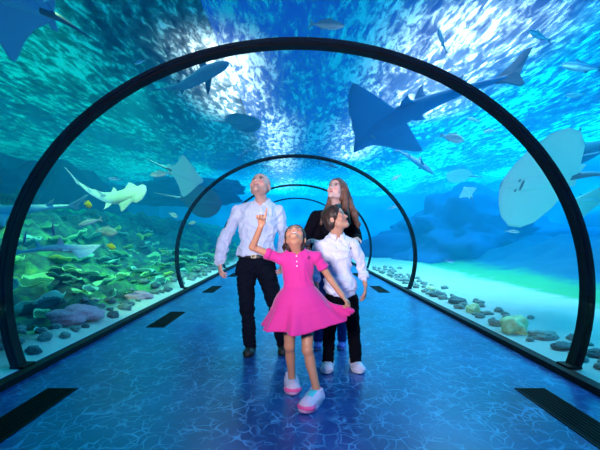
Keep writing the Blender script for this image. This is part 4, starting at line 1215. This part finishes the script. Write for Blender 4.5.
def stingray(name, nose, dirv, lat, span, label, m, tail=1.3, group=None, shape='diamond', marks=True, gills=True):
    nose = Vector(nose); d = Vector(dirv).normalized(); Ln = span * .72
    pts = [nose, nose - d * Ln * .5, nose - d * Ln]
    c = Creature(name, pts, lat, label, 'ray', group); k = span / Ln / 2
    if shape == 'diamond': pr = [(0, .05, .015), (.05, .14 * k, .045), (.12, .24 * k, .055), (.22, .46 * k, .055), (.36, .76 * k, .05), (.48, .96 * k, .045), (.55, 1.0 * k, .04), (.60, .88 * k, .04), (.68, .60 * k, .04), (.80, .34 * k, .035), (.92, .20 * k, .03), (1, .07, .015)]
    else: pr = [(0, .10 * k, .01), (.05, .38 * k, .035), (.15, .68 * k, .05), (.32, .93 * k, .06), (.5, 1.0 * k, .06), (.68, .92 * k, .05), (.86, .62 * k, .035), (.96, .25 * k, .02), (1, .08, .012)]
    c.loft('disc', pr, m, lens=1.7, n=48, rows=50, droop=.16 if shape == 'diamond' else .08)
    c.loft('body', [(0, .02, .01), (.08, .10, .05), (.3, .15, .085), (.6, .13, .08), (.85, .09, .05), (1, .05, .02)], m, n=20, rows=30)
    q, f, l, u = c.at(1); b = MB(); tl = tail * span
    b.tube([q + f * Ln * .1, q - f * tl * .2, q - f * tl * .6 + l * tl * .05, q - f * tl + l * tl * .12], [.035 * span, .022 * span, .010 * span, .003 * span], 8)
    b.build('tail', M_SHARK if m is M_SHARK else M_RAYTAIL, c.e, smooth=True)
    for s_ in ('l', 'r'): c.fin('pelvic_fin', .93, s_, [(-.05, .05), (.05, .16), (.13, .15), (.10, .03)], m, shade=.3)
    for s_ in (-1, 1): c.blob('eye', .16, s_ * .14, .075, .022, M_EYE)
    if marks:
        c.blob('mouth', .22, 0, -.078, .075, M_SLIT, (.20, 1, .12))
        for s_ in (-1, 1):
            c.blob('nostril', .17, s_ * .07, -.068, .022, M_SLIT, (.5, 1, .3))
            if not gills: continue
            b = MB()
            for g_ in range(5):
                q, f, l, u = c.at(.30 + g_ * .035); p0 = q + (l * s_ * (.16 - g_ * .008) - u * .068) * c.L; b.tube([p0, p0 + l * s_ * .05 * c.L], .006 * c.L, 6)
            b.build('gill_slits', M_SLIT, c.e, smooth=True)
    return c.e
M_RAYTAIL = mat('ray_tail_skin', (0.12, 0.22, 0.30), rough=0.6)

# --- overhead and to the right
W = lambda *l: [at(x, y, Y) for x, y, Y in l]
wedgefish('guitarfish', W((354, 152, 8.9), (371, 134, 8.6), (406, 113, 8.1), (452, 94, 7.6), (498, 80, 7.1), (522, 75, 6.9)), (.95, .80, -.40),
          'big blue guitarfish gliding overhead on the right, pointed wings and long shark tail', M_WEDGE, disc=1.75, tailm=M_SHARK, droop=0)
shark('shark', W((434, 174, 11.6), (420, 164, 11.8), (408, 156, 12), (396, 149, 12.3)), (.5, .5, -.7), 'small dark shark silhouette just right of the second arch, head down')
shark('shark', W((534, 172, 6.6), (568, 158, 6.9), (600, 147, 7.3), (634, 138, 7.7)), (.2, -1, -.1), 'dark shark with raised dorsal fin at the upper right edge behind the near arch')
shark('shark', W((338, 168, 12.5), (329, 165, 12.5), (318, 163, 12.6)), (0, 1, -.4), 'tiny dark shark above the tunnel, just over the woman')
shark('shark', W((250, 150, 12.5), (243, 154, 12.7), (236, 163, 13)), (.6, .4, -.6), 'small dark shark silhouette above the man, near the second arch')
shark('shark', W((229, 63, 8.0), (208, 72, 8.3), (182, 86, 8.6), (154, 90, 9.0)), (.3, .2, -.9), 'slender dark blue shark under the bright light patch, crossing the near arch top left')
stingray('stingray', at(501, 184, 5.9), (-1, -.15, -.12), .62, 1.75, 'large pale teal stingray on the right, seen from below through the near arch', M_RAYPALE, gills=False, shape='round', tail=.8)
stingray('stingray', at(464, 187, 9), (-.5, -.2, .6), .9, .42, 'small white square-winged ray in the open water on the right', M_RAYPALE, marks=False, tail=.5)
stingray('stingray', at(447, 174, 11), (-1, .1, .1), .25, .9, 'faint pale blue ray gliding level above the small white ray', M_RAYPALE, shape='round', marks=False, tail=.5)
stingray('stingray', at(574, 200, 7.5), (-1, -.1, .0), .6, .9, 'pale ray partly cut by the right edge of the picture', M_RAYPALE, marks=False)
# --- left side
stingray('stingray', at(-38, -30, 4.6), (-.85, 0, .42), .62, 1.6, 'large dull blue stingray in the top left corner seen from below', M_RAY, tail=.35)
stingray('eagle_ray', at(203, 181, 8.9), (1, -.1, -.36), .55, 1.15, 'pale ray with swept wings gliding behind the near arch on the left', M_RAYPALE, marks=False, tail=.5)
stingray('stingray', at(261, 122, 10), (1, -.1, -.05), .12, 1.25, 'greyish blue ray passing below the bright light patch at upper left', M_RAYDIM, shape='round', marks=False, tail=.5)
stingray('stingray', at(222, 203, 11), (1, .1, -.12), .4, 1.5, 'dim blue ray low behind the pale swept-wing ray', M_RAYDIM, shape='round', marks=False, tail=.5)
wedgefish('bowmouth_guitarfish', W((146, 192, 6.7), (132, 194, 6.8), (112, 198, 7.0), (92, 192, 7.2), (74, 179, 7.4)), (-.25, .55, .80),
          'pale bowmouth guitarfish with rounded head swimming right above the reef', M_SPOT, round_head=True, disc=.8)
wedgefish('guitarfish', W((-40, 218, 5.0), (-10, 213, 5.3), (30, 209, 5.6), (80, 205, 6.2)), (.1, .9, .5), 'long pale guitarfish tail pointing right, body cut by the left edge', M_RAYPALE)
wedgefish('guitarfish', W((101, 245, 5.6), (80, 249, 5.4), (52, 248, 5.2), (8, 254, 4.9)), -.55, 'spotted guitarfish resting low over the green plate corals on the left', M_SPOT, disc=1.1)

fl_ = [('jack', (345, 26), (309, 24), 6.2, 'silver fish passing over the top of the near arch', M_SILV, .13),
 ('jack', (438, 28), (447, 54), 6.6, 'slim fish pointing steeply up in front of the white light patch', M_NAVYF, .11),
 ('jack', (528, 30), (551, 41), 6.8, 'curved dark blue fish near the top right, below the light streaks', M_NAVYF, .12),
 ('jack', (561, 65), (603, 69), 6.6, 'dark-backed fish with white belly at the upper right edge', M_NAVYF, .10),
 ('pompano', (465, 141), (440, 135), 8.0, 'bright silver deep-bodied fish right of the big guitarfish wing', M_SILV, .19),
 ('jack', (467, 118), (480, 121), 8.5, 'tiny silver fish under the big guitarfish tail', M_SILV, .10),
 ('jack', (484, 132), (497, 130), 8.5, 'tiny pale fish between the guitarfish tail and the near arch', M_SILV, .10),
 ('jack', (566, 96), (585, 94), 7.5, 'small pale fish high at the right, outside the near arch', M_SILV, .10),
 ('jack', (392, 180), (401, 175), 10, 'small pale fish below the dark shark beside the second arch', M_SILV, .12),
 ('jack', (488, 288), (499, 292), 9, 'small grey fish low over the sand on the right', M_NAVYF, .14),
 ('jack', (455, 262), (443, 260), 10, 'small dark fish above the green belt', M_NAVYF, .13),
 ('jack', (520, 232), (505, 231), 9, 'small faint fish in the dark blue water at the right', M_SILV, .12),
 ('jack', (78, 225), (102, 219), 6.0, 'slim pale teal fish below the bowmouth guitarfish', M_SILV, .12),
 ('jack', (118, 233), (96, 230), 6.2, 'pale teal fish facing right, low over the reef', M_SILV, .16),
 ('jack', (150, 175), (171, 173), 7.2, 'small silver fish under the pale swept-wing ray', M_SILV, .15),
 ('jack', (54, 236), (53, 219), 5.6, 'little blue fish hanging upright near the near arch on the left', M_NAVYF, .13),
 ('jack', (24, 244), (27, 230), 5.2, 'little blue fish half hidden by the near arch on the left', M_NAVYF, .13),
 ('wrasse', (92, 206), (84, 203), 5.4, 'tiny yellow fish below the bowmouth guitarfish tail', M_YEL, .20),
 ('wrasse', (116, 248), (106, 245), 5.8, 'small yellow fish at the snout of the spotted guitarfish', M_YEL, .17),
 ('jack', (178, 217), (169, 213), 8.5, 'tiny pale fish left of the man, above the reef', M_SILV, .15),
 ('jack', (134, 64), (146, 60), 6.5, 'small white fish above the near arch on the left', M_SILV, .10),
 ('jack', (196, 222), (188, 224), 9, 'tiny silver fish close to the man’s sleeve', M_SILV, .14),
 ('jack', (108, 178), (122, 180), 8, 'faint blue fish above the bowmouth guitarfish', M_NAVYF, .12),
 ('jack', (398, 206), (388, 209), 12, 'tiny bright fish in the water just outside the second arch', M_SILV, .12)]
for nm, a, b, Y, lab, m, dp in fl_: smallfish(nm, a, b, Y, lab, m, dp)

# --- rocks and corals
def rockmesh(seed, n=3, sq=(1, .8, .6), amp=.28):
    bm = bmesh.new(); bmesh.ops.create_icosphere(bm, subdivisions=n, radius=1)
    for v in bm.verts:
        p = v.co.copy(); k = noise.fractal(p * 1.1 + Vector((seed * 3.1, 0, 0)), 1.0, 2.0, 4) * amp + .08 * noise.cell(p * 2.5 + Vector((seed, 0, 0)))
        k += .10 * noise.ridged_multi_fractal(p * 2.2 + Vector((seed, 5, 0)), 1.0, 2.1, 4, 1.0, 2.0) - .12
        v.co = Vector((p.x * sq[0], p.y * sq[1], p.z * sq[2])) * (1 + k)
    me = bpy.data.meshes.new('rock'); bm.to_mesh(me); bm.free()
    me.polygons.foreach_set('use_smooth', [True] * len(me.polygons)); return me
RM = [rockmesh(i, 4) for i in range(6)]
M_RTEAL = mat('rubble_stone', (0.32, 0.46, 0.40), rough=0.95, scale=14, col2=(0.06, 0.14, 0.14), bump=.6)
M_RDARK = mat('dark_stone', (0.16, 0.27, 0.26), rough=0.95, scale=10, col2=(0.02, 0.05, 0.07), bump=.7)
M_RPINK = mat('pink_encrusted_stone', (0.80, 0.42, 0.50), rough=0.9, scale=12, col2=(0.42, 0.26, 0.34), bump=.5)
M_RYEL = mat('lime_coral_crust', (0.75, 0.95, 0.52), rough=0.9, scale=22, col2=(0.40, 0.70, 0.35), bump=.8)
def put(me, name, m, x, y, s, label, cat, group=None, rz=None, dz=.25, h=None, sz=1.0):
    hh = (left_h if x < 0 else right_h)(x, y)
    me2 = me.copy(); me2.materials.clear(); o = link(name, me2, m)
    o.location = (x, y, hh + dz * s); o.scale = (s, s, s * sz); o.rotation_euler = (0, 0, random.uniform(0, 6.28) if rz is None else rz)
    return tag(o, label, cat, group)
random.seed(4)
def ground(px, py, hgt=0.05):
    """where the sight line through a pixel meets a level plane hgt above the floor"""
    Y = (CAMZ - hgt) * 400 / (py - 234); return (px - 296) / 400 * Y, Y
# pink stones
for (px, py, s, lab) in ((76, 319, .30, 'pinkish mauve encrusted rock beside the left kerb, between plate corals'), (139, 297, .22, 'small pink encrusted rock further along the left kerb')):
    x, y = ground(px, py, .10); put(RM[1], 'pink_rock', M_RPINK, x, y, s, lab, 'rock', rz=1.1, dz=.25, sz=.7)
# rubble along the left kerb
occ = [(*ground(76, 319, .10), .34), (*ground(139, 297, .10), .25)]
def free(x, y, r, f=1.0):
    if any((x - a) ** 2 + (y - b) ** 2 < ((r + c) * f) ** 2 for a, b, c in occ): return False
    occ.append((x, y, r)); return True
for k in range(900):
    y = 2.5 + (k % 210) * .06 + random.uniform(-.08, .08); x = -2.47 - abs(random.gauss(0, .22))
    s = random.uniform(.045, .10)
    if abs((y - 3.44) % 4.95) < .25 or abs((y - 3.44) % 4.95 - 4.95) < .25 or not free(x, y, s * 1.25): continue
    put(RM[k % 6], 'rubble_stone', M_RTEAL if k % 3 else M_RDARK, x, y, s, 'small teal-grey rubble stone lying along the left kerb', 'stone', 'rubble stones along the left kerb', dz=.3)
# larger rocks on the right sand
for (px, py, s, m, lab) in ((457, 300, .20, M_RDARK, 'largest dark block in the row of rocks on the right sand'), (438, 294, .17, M_RDARK, 'dark rounded rock left of the largest block on the right sand'),
   (431, 287, .15, M_RYEL, 'olive-topped rock at the far end of the rock row'), (414, 284, .15, M_RTEAL, 'grey rock by the foot of the second arch on the right'),
   (404, 279, .14, M_RTEAL, 'small grey rock just past the second arch foot on the right'), (487, 311, .09, M_RTEAL, 'flat grey-green rock between the two lime corals'),
   (543, 333, .17, M_RTEAL, 'grey-green rock right of the pale lime coral'), (563, 344, .12, M_RDARK, 'dark low rock nearest the near arch on the right sand'), (598, 352, .13, M_RDARK, 'dark rock at the right edge outside the near arch')):
    x, y = ground(px, py, .08); occ.append((x, y, s * 1.1)); put(RM[int(px) % 6], 'sand_rock', m, x, y, s * .9, lab, 'rock', dz=.2, sz=.6)
for (px, py, s, lab) in ((515, 324, .17, 'pale lime-yellow coral head on the right sand near the arch'), (473, 306, .11, 'smaller lime-green coral head beside the dark block')):
    x, y = ground(px, py, .12); occ.append((x, y, s * 1.3)); put(rockmesh(31 + int(px), 4, (1, .8, .75), .5), 'lime_coral', M_RYEL, x, y, s, lab, 'coral', dz=.35)

for k in range(500):
    y = 2.8 + (k % 110) * .10 + random.uniform(-.1, .1); x = 2.50 + abs(random.gauss(0, .26)); s = random.uniform(.03, .085)
    if not free(x, y, s * 1.25): continue
    put(RM[k % 6], 'pebble', M_RTEAL, x, y, s, 'small pale pebble in the sand along the right kerb', 'stone', 'pebbles along the right kerb', dz=.3)
# plate corals: ruffled cups on a short stalk
def platemesh(seed, ruff=.085):
    rr = random.Random(seed); n, m_ = 64, 12; vs = []; fs = []; ph = [rr.uniform(0, 6.28) for _ in range(4)]
    lay = ([(0.10, -.42), (.09, -.2)] + [(.1 + .9 * (j / m_), -.18 + .30 * (j / m_) ** 1.6) for j in range(m_ + 1)])
    prof = lay + [(r - .0, z + .035) for r, z in lay[:1:-1]]
    for r, z in prof:
        for k in range(n):
            a = 2 * PI * k / n; e_ = max(0, (r - .3) / .7)
            q = 1 + e_ * (.16 * math.sin(2 * a + ph[0]) + .10 * math.sin(3 * a + ph[1]) + .03 * math.sin(7 * a + ph[2]))
            zz = z + e_ ** 2 * (ruff * math.sin(5 * a + ph[3]) + ruff * .25 * math.sin(9 * a + ph[1])) + .04 * math.sin(14 * r) * (r > .15)
            vs.append((math.cos(a) * r * q, math.sin(a) * r * q, zz))
    L_ = len(prof)
    fs = [(j*n + k, j*n + (k+1) % n, (j+1)*n + (k+1) % n, (j+1)*n + k) for j in range(L_ - 1) for k in range(n)]
    fs += [tuple(range(n))[::-1], tuple((L_-1)*n + k for k in range(n))]
    me = pydata('plate_coral', vs, fs); fix_normals(me); return me
def platemat(name, c, rim):
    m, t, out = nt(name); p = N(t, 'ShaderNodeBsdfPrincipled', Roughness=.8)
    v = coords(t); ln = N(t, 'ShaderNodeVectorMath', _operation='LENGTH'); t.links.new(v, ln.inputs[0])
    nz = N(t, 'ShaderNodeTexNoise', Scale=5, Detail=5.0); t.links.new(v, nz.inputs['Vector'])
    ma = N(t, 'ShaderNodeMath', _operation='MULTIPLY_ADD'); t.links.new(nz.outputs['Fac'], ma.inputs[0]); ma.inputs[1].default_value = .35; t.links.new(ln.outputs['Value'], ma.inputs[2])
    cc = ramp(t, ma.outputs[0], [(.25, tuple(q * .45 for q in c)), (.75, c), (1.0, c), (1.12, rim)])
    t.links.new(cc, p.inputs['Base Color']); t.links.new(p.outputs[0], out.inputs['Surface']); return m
PC = [platemesh(s_) for s_ in range(6)]
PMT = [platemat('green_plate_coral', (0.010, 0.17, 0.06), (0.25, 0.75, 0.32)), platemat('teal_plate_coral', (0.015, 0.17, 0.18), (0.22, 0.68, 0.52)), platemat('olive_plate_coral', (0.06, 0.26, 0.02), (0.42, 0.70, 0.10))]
labs = ['green ruffled plate coral on the left reef', 'teal ruffled plate coral on the left reef', 'yellow-green ruffled plate coral on the left reef']
grps = ['green plate corals on the left reef', 'teal plate corals on the left reef', 'yellow-green plate corals on the left reef']
meshes = {}
spots_ = []
tries = 0
while len(spots_) < 130 and tries < 20000:
    tries += 1
    y = 2.6 + 13 * random.random() ** 1.3; d = .42 + 3.0 * random.random() ** 1.1; x = -2.45 - d
    s = random.uniform(.20, .42) * (1 if d > .95 else .55)
    if x / y < -1.02: continue
    if abs(x + 2.95) < .35 and (abs(y - 4.6) < .5): s *= .6
    if any((x - a) ** 2 + (y - b) ** 2 < ((s + c) * 1.12) ** 2 for a, b, c in spots_): continue
    if any((x - a) ** 2 + (y - b) ** 2 < (s * .95 + c) ** 2 for a, b, c in occ): continue
    spots_.append((x, y, s))
for i, (x, y, s) in enumerate(spots_):
    q = (0 if random.random() < .5 else (1 if random.random() < .68 else 2)); key = (i % 6, q)
    if key not in meshes:
        me = PC[i % 6].copy(); me.materials.clear(); me.materials.append(PMT[q]); meshes[key] = me
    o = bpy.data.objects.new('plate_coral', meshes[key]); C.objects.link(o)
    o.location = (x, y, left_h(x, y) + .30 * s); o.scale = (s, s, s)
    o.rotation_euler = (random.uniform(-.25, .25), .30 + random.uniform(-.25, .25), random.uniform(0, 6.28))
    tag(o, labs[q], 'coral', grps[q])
# boulders that build up the reef slope behind the corals
M_BLD = mat('mossy_boulder', (0.04, 0.22, 0.14), rough=.95, scale=5, col2=(0.008, 0.03, 0.05), bump=.9)
BM_ = [rockmesh(50 + i, 4, (1, .9, .7), .45) for i in range(4)]
for b_ in BM_: b_.materials.append(M_BLD)
bl_ = []; OUT = ((-10.2, 18.0, 4.5), (-7.2, 25, 4))
for k in range(900):
    y = 4 + 16 * random.random() ** 1.2; d = 3.0 + 3.4 * random.random(); x = -2.45 - d; s = random.uniform(.3, .6)
    if len(bl_) >= 34 or any((x - a) ** 2 + (y - b) ** 2 < ((s + c) * 1.25) ** 2 for a, b, c in bl_): continue
    if any((x - a) ** 2 + (y - b) ** 2 < (s * 1.2 + c) ** 2 for a, b, c in spots_): continue
    if abs(x + 10.2) < 3.4 + s and abs(y - 18) < 6: continue
    bl_.append((x, y, s)); k = len(bl_)
    o = bpy.data.objects.new('reef_boulder', BM_[k % 4]); C.objects.link(o)
    o.location = (x, y, left_h(x, y) + .15 * s); o.scale = (s, s, s); o.rotation_euler = (random.uniform(-.4, .4), random.uniform(-.4, .4), random.uniform(0, 6.28))
    tag(o, 'dark mossy boulder on the left reef slope', 'rock', 'mossy boulders on the left reef slope')
# big dark outcrops
M_OUT = mat('dark_blue_outcrop', (0.012, 0.05, 0.16), rough=.95, scale=1.2, col2=(0.004, 0.02, 0.09), bump=.8)
def outcrop(seed, loc, sc, lab, m=M_OUT):
    me = rockmesh(seed, 5, (1, 1, 1), .5); me.materials.append(m); o = bpy.data.objects.new('reef_outcrop', me); C.objects.link(o); o.location = loc; o.scale = sc
    tag(o, lab, 'rock')
outcrop(81, (-10.2, 18.0, 1.2), (2.3, 4.6, 3.0), 'huge dark navy rock outcrop rising behind the left reef')
outcrop(83, (-7.2, 25.0, 3.8), (3.4, 2.6, .9), 'dark rock overhang jutting high over the left reef')
outcrop(85, (8.4, 19.5, 0.4), (4.4, 4.5, 2.7), 'broad dark blue rock hump far away on the right', mat('blue_hump', (0.015, 0.10, 0.30), rough=.95, scale=.8, col2=(0.01, 0.06, 0.22), bump=.6))
